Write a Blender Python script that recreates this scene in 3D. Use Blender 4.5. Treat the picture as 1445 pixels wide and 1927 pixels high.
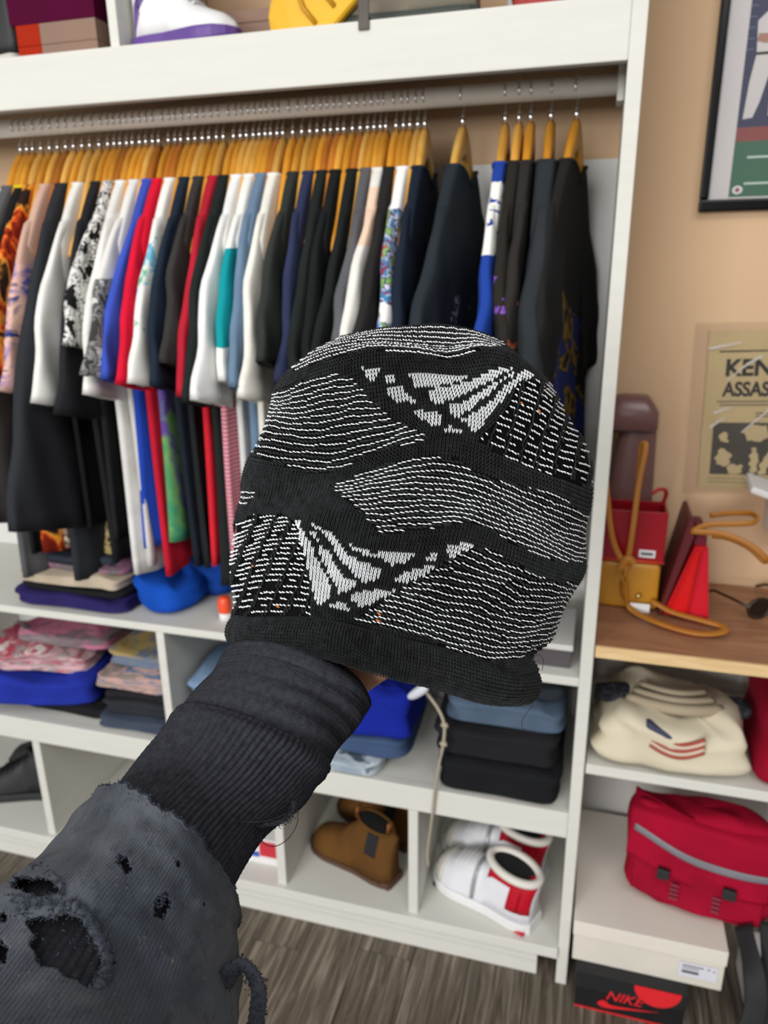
import bpy, bmesh, math, random
import numpy as np
from mathutils import Vector, Matrix
for o in list(bpy.data.objects): bpy.data.objects.remove(o)
S = bpy.context.scene; C = S.collection
R = math.radians
random.seed(7); rng = np.random.default_rng(7)

# ------------------------------------------------------------------ camera, world, lights, exposure
CAM = np.array([0.0, -1.29, 1.5]); FPX = 1400.0
AX = np.array([[0.96277765949264, 0.27003941451958047, -0.011742784499271413],
               [-0.07292051517976028, 0.3013280078162502, 0.9507281578723795],
               [-0.2602725049785176, 0.914483540754787, -0.309803287330518]])   # right, up, forward
cd = bpy.data.cameras.new('camera'); cam = bpy.data.objects.new('camera', cd); C.objects.link(cam)
mw = Matrix.Identity(4)
for i in range(3):
    mw[i][0] = AX[0][i]; mw[i][1] = AX[1][i]; mw[i][2] = -AX[2][i]; mw[i][3] = CAM[i]
cam.matrix_world = mw
cd.sensor_fit = 'HORIZONTAL'; cd.sensor_width = 36; cd.lens = FPX / 1445 * 36; cd.clip_start = 0.02
cd.dof.use_dof = True; cd.dof.focus_distance = 0.50; cd.dof.aperture_fstop = 11
S.camera = cam
w = bpy.data.worlds.new('world'); S.world = w; w.use_nodes = True
w.node_tree.nodes['Background'].inputs[0].default_value = (0.98, 0.99, 1.0, 1)
w.node_tree.nodes['Background'].inputs[1].default_value = 0.27
def area(name, loc, target, sx, sy, power, col=(1, 1, 1)):
    l = bpy.data.lights.new(name, 'AREA'); l.shape = 'RECTANGLE'; l.size = sx; l.size_y = sy; l.energy = power; l.color = col
    o = bpy.data.objects.new(name, l); C.objects.link(o); o.location = loc
    o.rotation_euler = (Vector(target) - Vector(loc)).to_track_quat('-Z', 'Y').to_euler()
area('ceiling_panel_light', (-1.3, -1.9, 3.3), (-0.6, -0.6, 0.3), 2.0, 1.4, 20, (1, .985, .955))
area('ceiling_panel_light', (1.0, -2.5, 3.3), (0.3, -0.4, 0.4), 2.2, 1.2, 40, (1, .985, .955))
area('front_fill_light', (-1.5, -5.0, 2.0), (-0.2, 0.0, 0.7), 2.6, 1.6, 218, (1, .995, .98))  # unseen fill lamp, added to brighten the front faces and lower shelves
S.view_settings.view_transform = 'Standard'; S.view_settings.look = 'None'
S.view_settings.exposure = 0.0; S.view_settings.gamma = 1; S.view_settings.use_curve_mapping = False

# ------------------------------------------------------------------ helpers
def ray(px, py): return np.array([px - 722.5, 963.5 - py, FPX]) @ AX
def at(px, py, Y=0.0):                       # point of the vertical plane y = Y seen at a photograph pixel
    d = ray(px, py); return CAM + d * ((Y - CAM[1]) / d[1])
def atz(px, py, z):
    d = ray(px, py); return CAM + d * ((z - CAM[2]) / d[2])
def pd(px, py, dep):                         # arrays allowed
    px = np.asarray(px, float); py = np.asarray(py, float); dep = np.asarray(dep, float)
    v = np.stack([px - 722.5, 963.5 - py, np.full_like(px, FPX)], -1) @ AX
    return CAM + v * (dep / FPX)[..., None]
def proj(p):
    q = (np.asarray(p) - CAM) @ AX.T
    return np.stack([722.5 + q[..., 0] / q[..., 2] * FPX, 963.5 - q[..., 1] / q[..., 2] * FPX], -1)
def lin(c):
    if isinstance(c, str): c = tuple(int(c[i:i + 2], 16) for i in (0, 2, 4))
    return tuple((v / 255 / 12.92 if v / 255 <= .04045 else ((v / 255 + .055) / 1.055) ** 2.4) for v in c) + (1,)

_m = {}
class NT:
    def __init__(s, name):
        s.m = bpy.data.materials.new(name); s.m.use_nodes = True; s.t = s.m.node_tree; s.b = s.t.nodes['Principled BSDF']
        s.tc = s.t.nodes.new('ShaderNodeTexCoord')
    def n(s, typ, **kw):
        n = s.t.nodes.new(typ)
        for k, v in kw.items():
            if k[0] == 'i':
                n.inputs[int(k[1:])].default_value = v
            else: setattr(n, k, v)
        return n
    def l(s, a, b): s.t.links.new(a, b)
    def coord(s, scale=(1, 1, 1), rot=(0, 0, 0), src='Object'):
        mp = s.n('ShaderNodeMapping'); mp.inputs['Scale'].default_value = scale; mp.inputs['Rotation'].default_value = rot
        s.l(s.tc.outputs[src], mp.inputs[0]); return mp.outputs[0]
    def noise(s, scale, detail=3, rough=.55, vec=None, dist=0):
        n = s.n('ShaderNodeTexNoise'); n.inputs['Scale'].default_value = scale; n.inputs['Detail'].default_value = detail
        n.inputs['Roughness'].default_value = rough; n.inputs['Distortion'].default_value = dist
        s.l(vec if vec is not None else s.tc.outputs['Object'], n.inputs['Vector']); return n.outputs[0]
    def ramp(s, fac, stops, interp='LINEAR'):
        r = s.n('ShaderNodeValToRGB'); r.color_ramp.interpolation = interp; e = r.color_ramp.elements
        while len(e) < len(stops): e.new(0.5)
        for i, (p, c) in enumerate(stops): e[i].position = p; e[i].color = lin(c) if not (isinstance(c, tuple) and len(c) == 4) else c
        s.l(fac, r.inputs[0]); return r.outputs[0]
    def mix(s, fac, a, b):
        x = s.n('ShaderNodeMix', data_type='RGBA')
        if hasattr(fac, 'links'): s.l(fac, x.inputs[0])
        else: x.inputs[0].default_value = fac
        for v, k in ((a, 6), (b, 7)):
            if hasattr(v, 'links'): s.l(v, x.inputs[k])
            else: x.inputs[k].default_value = lin(v)
        return x.outputs[2]
    def math(s, op, a, b=None):
        x = s.n('ShaderNodeMath', operation=op)
        for v, k in ((a, 0), (b, 1)):
            if v is None: continue
            if hasattr(v, 'links'): s.l(v, x.inputs[k])
            else: x.inputs[k].default_value = v
        return x.outputs[0]
    def bump(s, h, strength=.3, dist=.001):
        b = s.n('ShaderNodeBump'); b.inputs['Strength'].default_value = strength; b.inputs['Distance'].default_value = dist
        s.l(h, b.inputs['Height']); s.l(b.outputs[0], s.b.inputs['Normal'])
    def out(s, col, rough=.6, spec=.5, metal=0, sheen=0):
        if hasattr(col, 'links'): s.l(col, s.b.inputs['Base Color'])
        else: s.b.inputs['Base Color'].default_value = lin(col)
        s.b.inputs['Roughness'].default_value = rough; s.b.inputs['Specular IOR Level'].default_value = spec
        s.b.inputs['Metallic'].default_value = metal
        if sheen: s.b.inputs['Sheen Weight'].default_value = sheen
        return s.m
def scale_col(c, k):
    if isinstance(c, str): c = tuple(int(c[i:i + 2], 16) for i in (0, 2, 4))
    return tuple(min(255, v * k) for v in c)
def cloth(col, var=.14, grain=900):
    k = ('cloth', col, var)
    if k in _m: return _m[k]
    t = NT('cloth'); n = t.noise(14, 4); c = t.mix(n, scale_col(col, 1 - var), scale_col(col, 1 + var))
    t.bump(t.noise(grain, 2), .35, .0006); _m[k] = t.out(c, .92, .15, 0, 0)
    return _m[k]
def printed(base, stops, scale=22, zr=None, thr=None, stretch=(1, 1, 1), interp='CONSTANT'):
    k = ('print', base, str(stops), scale, zr, thr, stretch)
    if k in _m: return _m[k]
    t = NT('printed_cloth'); v = t.coord(stretch)
    n = t.noise(scale, 4, .6, v, .6)
    c = t.ramp(n, stops, interp)
    if thr is not None or zr is not None:
        m = None; wob = t.math('MULTIPLY', t.math('SUBTRACT', t.noise(18, 3, .6, t.coord((1, 1, 1), (.3, .2, .1))), .5), .12 if thr is not None else .012)
        if thr is not None: m = t.math('GREATER_THAN', t.noise(scale * .45, 2, .5, t.coord(stretch, (1, .4, .2))), thr)
        if zr is not None:
            sp = t.n('ShaderNodeSeparateXYZ'); t.l(t.tc.outputs['Object'], sp.inputs[0])
            a = t.math('MULTIPLY', t.math('GREATER_THAN', t.math('ADD', sp.outputs[2], wob), zr[0]), t.math('LESS_THAN', t.math('ADD', sp.outputs[2], wob), zr[1]))
            m = a if m is None else t.math('MULTIPLY', m, a)
        c = t.mix(m, base, c)
    t.bump(t.noise(900, 2), .3, .0006); _m[k] = t.out(c, .9, .2); return _m[k]
def striped(a, b, freq, axis='Z'):
    t = NT('striped_cloth'); wv = t.n('ShaderNodeTexWave'); wv.bands_direction = axis; wv.inputs['Scale'].default_value = freq
    wv.inputs['Distortion'].default_value = .3
    t.l(t.tc.outputs['Object'], wv.inputs[0]); c = t.mix(t.ramp(wv.outputs[1], [(.45, (0, 0, 0)), (.55, (255, 255, 255))]), a, b)
    return t.out(c, .9, .2)
def plain(col, rough=.5, metal=0, spec=.5, var=.06, bump=0, bscale=200):
    k = ('plain', col, rough, metal, spec, var, bump, bscale)
    if k in _m: return _m[k]
    t = NT('plain'); c = t.mix(t.noise(9, 4), scale_col(col, 1 - var), scale_col(col, 1 + var))
    if bump: t.bump(t.noise(bscale, 3), bump, .001)
    _m[k] = t.out(c, rough, spec, metal); return _m[k]
def wood_mat(c1, c2, c3, axis=(1, 12, 12), scale=6, rough=.5, name='wood'):
    t = NT(name); oi = t.n('ShaderNodeObjectInfo'); v = t.coord(axis)
    ad = t.n('ShaderNodeVectorMath', operation='ADD'); mu = t.n('ShaderNodeVectorMath', operation='SCALE')
    cb = t.n('ShaderNodeCombineXYZ')
    for i in range(3): t.l(oi.outputs['Random'], cb.inputs[i])
    t.l(cb.outputs[0], mu.inputs[0]); mu.inputs['Scale'].default_value = 37
    t.l(v, ad.inputs[0]); t.l(mu.outputs[0], ad.inputs[1])
    n = t.noise(scale, 6, .65, ad.outputs[0], .8)
    c = t.ramp(n, [(.28, c1), (.5, c2), (.72, c3)])
    hs = t.n('ShaderNodeHueSaturation'); t.l(c, hs.inputs['Color'])
    t.l(t.math('ADD', t.math('MULTIPLY', oi.outputs['Random'], .35), .82), hs.inputs['Value'])
    t.bump(n, .2, .0008); return t.out(hs.outputs[0], rough, .4)

def mesh(name, v, f, m=None, parent=None, smooth=True, loc=None, mats=None, midx=None):
    me = bpy.data.meshes.new(name)
    me.from_pydata([tuple(map(float, p)) for p in v], [], [tuple(int(i) for i in q) for q in f])
    if m: me.materials.append(m)
    for x in mats or []: me.materials.append(x)
    if midx is not None: me.polygons.foreach_set('material_index', np.asarray(midx, np.int32))
    if smooth: me.polygons.foreach_set('use_smooth', np.ones(len(me.polygons), bool))
    me.update()
    o = bpy.data.objects.new(name, me); C.objects.link(o)
    if loc is not None: o.location = loc
    if parent: o.parent = parent
    return o
def fastmesh(name, v, quads, m, parent=None, mats=None, midx=None, uv=None, loc=None):
    me = bpy.data.meshes.new(name); v = np.ascontiguousarray(v, np.float32); quads = np.ascontiguousarray(quads, np.int32)
    k = quads.shape[1]
    me.vertices.add(len(v)); me.vertices.foreach_set('co', v.ravel())
    me.loops.add(quads.size); me.loops.foreach_set('vertex_index', quads.ravel())
    me.polygons.add(len(quads)); me.polygons.foreach_set('loop_start', np.arange(0, quads.size, k, dtype=np.int32))
    me.polygons.foreach_set('use_smooth', np.ones(len(quads), bool))
    for x in ([m] if m else []) + (mats or []): me.materials.append(x)
    if midx is not None: me.polygons.foreach_set('material_index', np.asarray(midx, np.int32))
    me.update(calc_edges=True)
    if uv is not None:
        u = me.uv_layers.new(name='UVMap'); u.data.foreach_set('uv', np.ascontiguousarray(uv[quads.ravel()], np.float32).ravel())
    o = bpy.data.objects.new(name, me); C.objects.link(o)
    if parent: o.parent = parent
    if loc is not None: o.location = loc
    return o
def tag(o, label, cat, group=None, kind=None):
    o['label'] = label; o['category'] = cat
    if group: o['group'] = group
    if kind: o['kind'] = kind
    return o
def thing(name, label, cat, loc=(0, 0, 0), rz=0, group=None, rot=None):
    o = bpy.data.objects.new(name, None); C.objects.link(o); o.location = loc; o.rotation_euler = rot or (0, 0, rz)
    o.empty_display_size = .05
    return tag(o, label, cat, group)
def boxm(a, b, bev=.003):
    bm = bmesh.new(); bmesh.ops.create_cube(bm, size=1)
    for v in bm.verts:
        for i in range(3): v.co[i] = a[i] + (v.co[i] + .5) * (b[i] - a[i])
    if bev: bmesh.ops.bevel(bm, geom=bm.edges[:], offset=bev, segments=2, affect='EDGES', profile=.6)
    return bm
def bobj(name, bm, m, parent=None, smooth=False, loc=None):
    me = bpy.data.meshes.new(name); bm.to_mesh(me); bm.free()
    if m: me.materials.append(m)
    if smooth: me.polygons.foreach_set('use_smooth', np.ones(len(me.polygons), bool))
    o = bpy.data.objects.new(name, me); C.objects.link(o)
    if parent: o.parent = parent
    if loc is not None: o.location = loc
    return o
def box(name, a, b, m, parent=None, bev=.003, loc=None): return bobj(name, boxm(a, b, bev), m, parent, False, loc)
def loft(rings, cap=True, closed=True):
    rings = [np.asarray(r, float) for r in rings]; n = len(rings[0]); v = np.concatenate(rings); f = []
    for i in range(len(rings) - 1):
        for j in range(n if closed else n - 1):
            k = (j + 1) % n; f.append((i * n + j, i * n + k, (i + 1) * n + k, (i + 1) * n + j))
    if cap:
        f.append(tuple(range(n - 1, -1, -1))); f.append(tuple((len(rings) - 1) * n + j for j in range(n)))
    return v, f
def smoothpath(P, n):
    P = np.asarray(P, float); m = len(P); t = np.linspace(0, m - 1, n); out = []
    for x in t:
        i = min(int(x), m - 2); u = x - i
        p0 = P[i - 1] if i > 0 else 2 * P[0] - P[1]; p1 = P[i]; p2 = P[i + 1]; p3 = P[i + 2] if i + 2 < m else 2 * P[-1] - P[-2]
        out.append(.5 * (2 * p1 + (p2 - p0) * u + (2 * p0 - 5 * p1 + 4 * p2 - p3) * u * u + (3 * p1 - p0 - 3 * p2 + p3) * u ** 3))
    return np.array(out)
def tube(path, r, ns=8, flat=1.0, up=(0, 0, 1), cap=True):
    path = np.asarray(path, float); n = len(path); T = np.gradient(path, axis=0); T /= np.linalg.norm(T, axis=1)[:, None] + 1e-9
    r = np.broadcast_to(np.asarray(r, float), (n,)); rings = []; u = np.asarray(up, float)
    prev = None
    for i in range(n):
        a = np.cross(T[i], u)
        if np.linalg.norm(a) < 1e-3: a = np.cross(T[i], (1, 0.1, 0)) if prev is None else prev
        a /= np.linalg.norm(a)
        if prev is not None and a @ prev < 0: a = -a
        prev = a; b = np.cross(T[i], a)
        th = np.linspace(0, 2 * np.pi, ns, endpoint=False)
        rings.append(path[i] + r[i] * (np.cos(th)[:, None] * a + flat * np.sin(th)[:, None] * b))
    return loft(rings, cap)
def pillow(w, d, h, e1=.35, e2=.3, nu=40, nv=18, noise=.004, layers=0, seed=0, taper=0, sag=0):
    """a folded cloth: rounded slab with fold grooves round its edge, base on z = 0"""
    rg = np.random.default_rng(seed); ph = rg.uniform(0, 6.28, 8); V = []; F = []
    sg = lambda c, e: np.sign(c) * np.abs(c) ** e
    for j in range(nv + 1):
        la = -np.pi / 2 + np.pi * j / nv
        for i in range(nu):
            lo = 2 * np.pi * i / nu
            cz = sg(np.cos(la), e1); z = sg(np.sin(la), e1)
            x = w / 2 * cz * sg(np.cos(lo), e2); y = d / 2 * cz * sg(np.sin(lo), e2)
            k = 1.0
            if layers: k = 1 - .055 * (1 - abs(math.sin(layers * np.pi * (z + 1) / 2))) ** 2 * (abs(z) < .97)
            k -= taper * (z + 1) / 2
            x *= k; y *= k
            dx = noise * (math.sin(x * 40 + ph[0] + z * 2) + math.sin(y * 55 + ph[1] + x * 17)) * .5
            dz = noise * (math.sin(x * 33 + ph[2]) + math.sin(y * 29 + ph[3] + x * 21)) * .7 * (z + 1) / 2
            dz += noise * .25 * math.sin(x * 90 + y * 60 + ph[4]) * (z + 1) / 2; dx += noise * .22 * math.sin(z * 9 + x * 70 + ph[5])
            dz -= sag * ((x / w) ** 2 + (y / d) ** 2) * (z + 1)
            V.append((x + dx, y + dx * .8, h / 2 * (z + 1) + dz))
    for j in range(nv):
        for i in range(nu):
            k = (i + 1) % nu; F.append((j * nu + i, j * nu + k, (j + 1) * nu + k, (j + 1) * nu + i))
    return V, F
def dup(root, loc, label=None):
    r = root.copy(); C.objects.link(r); r.location = loc
    if label: r['label'] = label
    for ch in list(root.children):
        c = ch.copy(); C.objects.link(c); c.parent = r
        for g in ch.children:
            d = g.copy(); C.objects.link(d); d.parent = c
    return r
def text_mesh(name, body, size, m, parent, loc, rot, extrude=.0003, shear=0, sx=1, sy=1, bold=.012):
    cu = bpy.data.curves.new(name, 'FONT'); cu.body = body; cu.size = size; cu.extrude = extrude; cu.shear = shear; cu.align_x = 'CENTER'; cu.align_y = 'CENTER'
    cu.offset = size * bold
    o = bpy.data.objects.new(name, cu); C.objects.link(o); bpy.context.view_layer.update()
    me = bpy.data.meshes.new_from_object(o.evaluated_get(bpy.context.evaluated_depsgraph_get())); bpy.data.objects.remove(o)
    me.materials.clear(); me.materials.append(m); me.name = name
    t = bpy.data.objects.new(name, me); C.objects.link(t); t.location = loc; t.rotation_euler = rot; t.scale = (sx, sy, 1); t.parent = parent
    return t
def flat(name, pts, y, m, parent, th=.0006, ctr=(0, 0)):          # thin printed shape on a wall-facing plane: pts are (x, z), faces -Y
    n = len(pts); v = [(p[0], y - th, p[1]) for p in pts] + [(p[0], y, p[1]) for p in pts]
    f = [tuple(range(n)), tuple(range(2 * n - 1, n - 1, -1))] + [(i, i + n, (i + 1) % n + n, (i + 1) % n) for i in range(n)]
    return mesh(name, v, f, m, parent, False)
def ell(cx, cz, a, b, n=20, rot=0):
    t = np.linspace(0, 2 * np.pi, n, endpoint=False); c, s = math.cos(rot), math.sin(rot)
    return [(cx + a * math.cos(q) * c - b * math.sin(q) * s, cz + a * math.cos(q) * s + b * math.sin(q) * c) for q in t]

# ------------------------------------------------------------------ room
WALLY = .365
t = NT('beige_wall'); c = t.mix(t.noise(1.7, 4), (199, 167, 134), (207, 175, 142)); t.bump(t.noise(120, 3), .15, .001); MWALL = t.out(c, .85, .2)
wl = box('wall_back', (-4, WALLY, 0), (4, WALLY + .1, 3.0), MWALL, None, 0); wl['kind'] = 'structure'
fl = box('floor', (-4, -3.4, -.06), (4, WALLY, -.012), plain('3a3029', .8), None, 0); fl['kind'] = 'structure'
MPLANK = wood_mat('2b2620', '61574b', '968b7e', (15, .8, 1), 5.5, .45, 'plank_wood')
x = -3.1; i = 0; pw = .127
pl = {}
while x < 2.4:
    y = -2.4 + (i * .47) % .9 - .9
    while y < WALLY:
        y0, y1 = max(y, -2.4), min(y + 1.2, WALLY)
        if y1 - y0 > .05:
            o = box('plank', (x + .0008, y0 + .0008, -.012), (x + pw - .0008, y1 - .0008, 0), MPLANK, fl, .0012)
        y += 1.2
    x += pw; i += 1

# white shelving unit
t = NT('white_paint'); v = t.coord((1, 1, 9)); c = t.mix(t.noise(5, 5, .6, v), (202, 200, 192), (215, 214, 207)); t.bump(t.noise(30, 5, .6, v), .12, .001); MW = t.out(c, .75, .2)
MW2 = plain('d3d2cf', .5, var=.03)
XL, XR = -2.1, .012
un = thing('shelving_unit', 'tall white painted shelving unit with hanging rail, cubbies and a deep header board', 'shelving unit', (0, 0, 0))
box('side_panel', (XR, 0, 0), (.035, WALLY, 2.6), MW, un, .002)
box('side_panel', (XL - .023, 0, 0), (XL, WALLY, 2.6), MW, un, .002)
box('back_panel', (XL, WALLY - .006, .05), (XR, WALLY - .001, 1.70), MW2, un, 0)
box('header_board', (XL, 0, 1.787), (XR, .02, 1.872), MW, un, .0025)
box('upper_shelf', (XL, .0205, 1.858), (XR, WALLY, 1.872), MW, un, .002)
def shelf(z0, z1, y0=0, nm='shelf'): return box(nm, (XL, y0, z0), (XR, WALLY - .006, z1), MW, un, .002)
shelf(.743, .761); shelf(.432, .453); box('face_rail', (XL, -.002, .392), (XR, .018, .4535), MW, un, .002)
shelf(.078, .105, -.01, 'bottom_shelf'); box('toe_kick', (XL, .01, .0), (-.03, .025, .048), MW, un, .002); box('bottom_rail', (XL, .002, .048), (-.03, .02, .077), MW, un, .002)
for xx in (-.889, -1.62): box('divider', (xx - .01, .003, .453), (xx + .01, WALLY - .006, .743), MW, un, .002)
for xx in (-1.282, -.632, -.311, -1.8): box('divider', (xx - .011, .003, .105), (xx + .011, WALLY - .006, .392), MW, un, .002)
xd = at(200, 60, 0)[0]; box('divider', (xd - .009, 0.022, 1.872), (xd + .009, WALLY - .006, 2.3), MW, un, .002)
box('shelf', (XL, .03, 2.13), (XR, WALLY, 2.15), MW, un, .002); RODZ, RODY = 1.79, .17  # the high shelf is unseen, added to keep ceiling light off the shoes
v, f = tube([(XL, RODY, RODZ), (XR, RODY, RODZ)], .0165, 24, up=(0, 0, 1)); mesh('hanging_rail', v, f, plain('d8d2c8', .35), un)
box('rail_bracket', (XR - .012, RODY - .028, RODZ - .03), (XR, RODY + .028, RODZ + .03), MW, un, .004)

# ------------------------------------------------------------------ hangers and garments
MHW = [wood_mat(a, b, c_, (8, 1, 1), 7, .32, 'hanger_wood') for a, b, c_ in (('b0741f', 'cf8d2c', 'dfa544'), ('94551c', 'b06a24', 'c07a30'), ('b98030', 'd6a049', 'e4b766'))]
MCH = plain('d8d8da', .16, 1.0)
def hanger_proto(mw, tint):
    r = thing('coat_hanger', '', 'hanger', (0, RODY, RODZ))
    rings = []; N = 25
    for k in range(N):
        s = -1 + 2 * k / (N - 1); a = abs(s); y = .136 * s
        z = -.072 - .183 * a ** 1.1 + .010 * math.sin(a * 6.28)
        hh = .018 * (1 - a) ** .8 + .0085; th = .0095 - .0058 * a
        if k in (0, N - 1): hh *= .55; th *= .6
        t8 = np.linspace(0, 2 * np.pi, 10, endpoint=False)
        rings.append([(th * math.copysign(abs(math.cos(q)) ** .7, math.cos(q)) , y, z + hh * math.copysign(abs(math.sin(q)) ** .8, math.sin(q))) for q in t8])
    v, f = loft(rings); mesh('hanger_arms', v, f, mw, r)
    v, f = tube([(0, 0, -.050), (0, 0, -.030)], .0042, 10, up=(1, 0, 0)); mesh('ferrule', v, f, MCH, r)
    hk = [(0, 0, -.035), (0, 0, -.028), (0, .004, -.0235)] + [(0, .0185 * math.cos(q), .0185 * math.sin(q)) for q in np.linspace(-1.1, 3.6, 16)]
    v, f = tube(smoothpath(hk, 40), .0015, 6, up=(1, 0, 0)); mesh('hook', v, f, MCH, r)
    return r
HP = [hanger_proto(m, i) for i, m in enumerate(MHW)]
HUSED = [False] * 3
def put_hanger(X, label, k, group=None, rz=None):
    if not HUSED[k]: o = HP[k]; HUSED[k] = True; o.location = (X, RODY, RODZ); o['label'] = label
    else: o = dup(HP[k], (X, RODY, RODZ), label)
    o.rotation_euler = (0, 0, rz if rz is not None else random.uniform(-.03, .03)); o['group'] = group or 'wooden hangers on the rail'
    return o

def garment(X, label, m, sl=.27, hem=1.02, m_body=None, th=.0115, seed=0, longs=False, cat='t-shirt', name='t_shirt', swing=0., wide=1., m_sl=None, rz=0, m_col=None, hwx=None, outv=None, flare=.45):
    """a shirt on its hanger, hanging in the plane across the rail; local origin on the rail axis"""
    rg = np.random.default_rng(seed + 100); ph = rg.uniform(0, 6.28, 10)
    r = thing(name, label, cat, (X, RODY, RODZ), rz, 'clothes hanging on the rail'); n = 40
    q = np.linspace(0, 2 * np.pi, n, endpoint=False)
    zh = hem - RODZ; zt = -.118                        # top of collar
    ze = -.235                                          # shoulder tip height
    zs = np.concatenate([np.linspace(zt, ze, 9), np.linspace(ze - .02, zh, 22)])
    rings = []
    for z in zs:
        if z >= ze: a = (zt - z) / (zt - ze); hw = .062 + (.142 - .062) * a ** .85
        else: a = (ze - z) / (ze - zh); hw = (.142 + .018 * min(1, a * 4) + .004 * a) * wide
        dn = max(0, (ze - z)) / .5
        tk = th * (1.18 if z >= ze else 1.18 - .18 * min(1, (ze - z) / .08))
        cy = np.cos(q); sx = np.sin(q)
        y = hw * np.sign(cy) * np.abs(cy) ** .8
        xx = tk * np.sign(sx) * np.abs(sx) ** .42
        wv = .0075 * dn * (np.sin(y * 46 + ph[0]) + .6 * np.sin(y * 83 + ph[1] + z * 5)) + swing * dn * .02
        zz = z - (.03 * (1 - np.abs(y) / hw) ** 2 * np.where(np.sin(q) > 0, 1, .35) if z > zt - .03 else 0) * max(0, 1 - (zt - z) / .03)
        rings.append(np.stack([xx + wv, y, np.broadcast_to(zz, y.shape) + (.006 * np.sin(y * 20 + ph[2]) if z == zs[-1] else 0)], 1))
    v, f = loft(rings, cap=False)
    f.append(tuple((len(rings) - 1) * n + j for j in range(n)))
    mesh('shirt_body', v, f, None, r, mats=[m, m_body or m], midx=[0 if q_ < 11 * n else 1 for q_ in range(len(f))])
    top = rings[0]; v, f = tube(np.concatenate([top, top[:1]]) + np.array([0, 0, -.001]), .0036, 6, up=(1, .2, 0), cap=False); mesh('collar', v, f, m_col or m, r)
    for sgn in (-1, 1):                                # front and rear sleeve
        L = sl; rr = []
        K = 16; out = outv if outv is not None else (rg.uniform(.085, .13) if not longs else .05)
        for k in range(K + 1):
            u = k / K
            cz = ze + .055 - (L + .05) * u
            cyy = .098 + out * .95 * (u ** .9) * (1 if not longs else 1.2)
            hwid = .03 + .03 * min(1, u * 3) + (hwx if hwx is not None else (.006 if not longs else -.008)) * u
            tk = th * (.6 + (flare + .15) * min(1, u * 2.5))
            sxo = swing * .02 * u + .004 * math.sin(u * 5 + ph[4])
            c_, s_ = np.cos(q), np.sin(q)
            y = cyy + hwid * np.sign(c_) * np.abs(c_) ** .8
            xx = tk * np.sign(s_) * np.abs(s_) ** .6 + sxo + .005 * u * np.sin(y * 70 + ph[5] + u * 3) + .0015 * np.sin(u * 22 + ph[6]) * u
            z = cz + (y - cyy) * (-.55 * (1 - u) + .28 * u) 
            rr.append(np.stack([xx, sgn * y, z], 1))
        # turned hem
        e = rr[-1]; ctr = e.mean(0); rr.append((e - ctr) * np.array([.72, .93, 1]) + ctr + np.array([0, 0, .004]))
        v, f = loft(rr, cap=True)
        mesh('sleeve', v, f, m_sl or m, r)
    return r

FLAME = printed('17120f', [(0, '17120f'), (.42, '7a1c0c'), (.47, 'd4541a'), (.53, 'f2a23a'), (.6, '2a1a14')], 26, stretch=(1, 1, .5), interp='LINEAR')
PINKB = printed('c9a493', [(0, '2d3f86'), (.4, '3f55a5'), (.47, 'c9a0a6'), (.54, 'e2b8a0'), (.6, '2c3a78')], 17, zr=(-.55, -.27), stretch=(1, .6, 1.2), interp='LINEAR')
SPLAT = printed('e4e2dd', [(0, '161616'), (.47, 'e6e4df'), (.53, '202020'), (.57, 'dedcd8')], 40)
GREYP = printed('dcdad5', [(0, '3a3a3a'), (.45, '8d8c8a'), (.52, '565656'), (.6, 'c9c7c2')], 34, zr=(-.56, -.30))
TIED = printed('e6e5e0', [(0, '5a93c4'), (.42, '5fae8c'), (.5, 'e6e5e0'), (.56, '6fb0cc')], 16, zr=(-.38, -.24), thr=.48, interp='LINEAR')
TIED2 = printed('4c8e5c', [(0, '3a6fa0'), (.4, '3f8a64'), (.5, '6f9e5a'), (.6, '5c4590')], 8, interp='LINEAR')
MULTI = printed('eceae8', [(0, '8a2f3d'), (.38, '2f7fae'), (.45, 'c9c3da'), (.5, '2c3550'), (.55, '7fae62'), (.61, 'a24a67')], 46, zr=(-.7, -.2), thr=.40)
PURPS = printed('26231f', [(0, '26231f'), (.55, '7b4fae'), (.62, '26231f')], 40, zr=(-.36, -.30))
REDPR = printed('2b2726', [(0, '2b2726'), (.5, 'c05a34'), (.56, 'e08a3a'), (.6, 'd8d8d8')], 30, zr=(-.46, -.34), thr=.5)
GOLD = printed('1c1b1b', [(0, '1c1b1b'), (.40, '1c1b1b'), (.45, '8a6a2c'), (.5, '241f1b'), (.55, '262f6c'), (.66, '1c2350')], 11, zr=(-.80, -.26), thr=.44, interp='LINEAR')
WSCR = printed('23292f', [(0, '23292f'), (.55, '9aa0a6'), (.58, '23292f')], 30, zr=(-.5, -.33), thr=.5)
TEALW = printed('e4e4df', [(0, '0a8f96'), (1, '0a8f96')], 5, zr=(-.42, -.25))
BLUEW = printed('1d3f94', [(0, 'e9e8e2'), (.57, '1d3f94')], 34, zr=(-.27, -.15), stretch=(1, 1, 1.6))
LEOP = printed('a3915f', [(0, '2a241a'), (.43, 'a3915f'), (.55, '39301f'), (.6, 'b6a677')], 60)
PINKS = striped('dba2ac', 'b5606f', 38)
k = cloth
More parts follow.
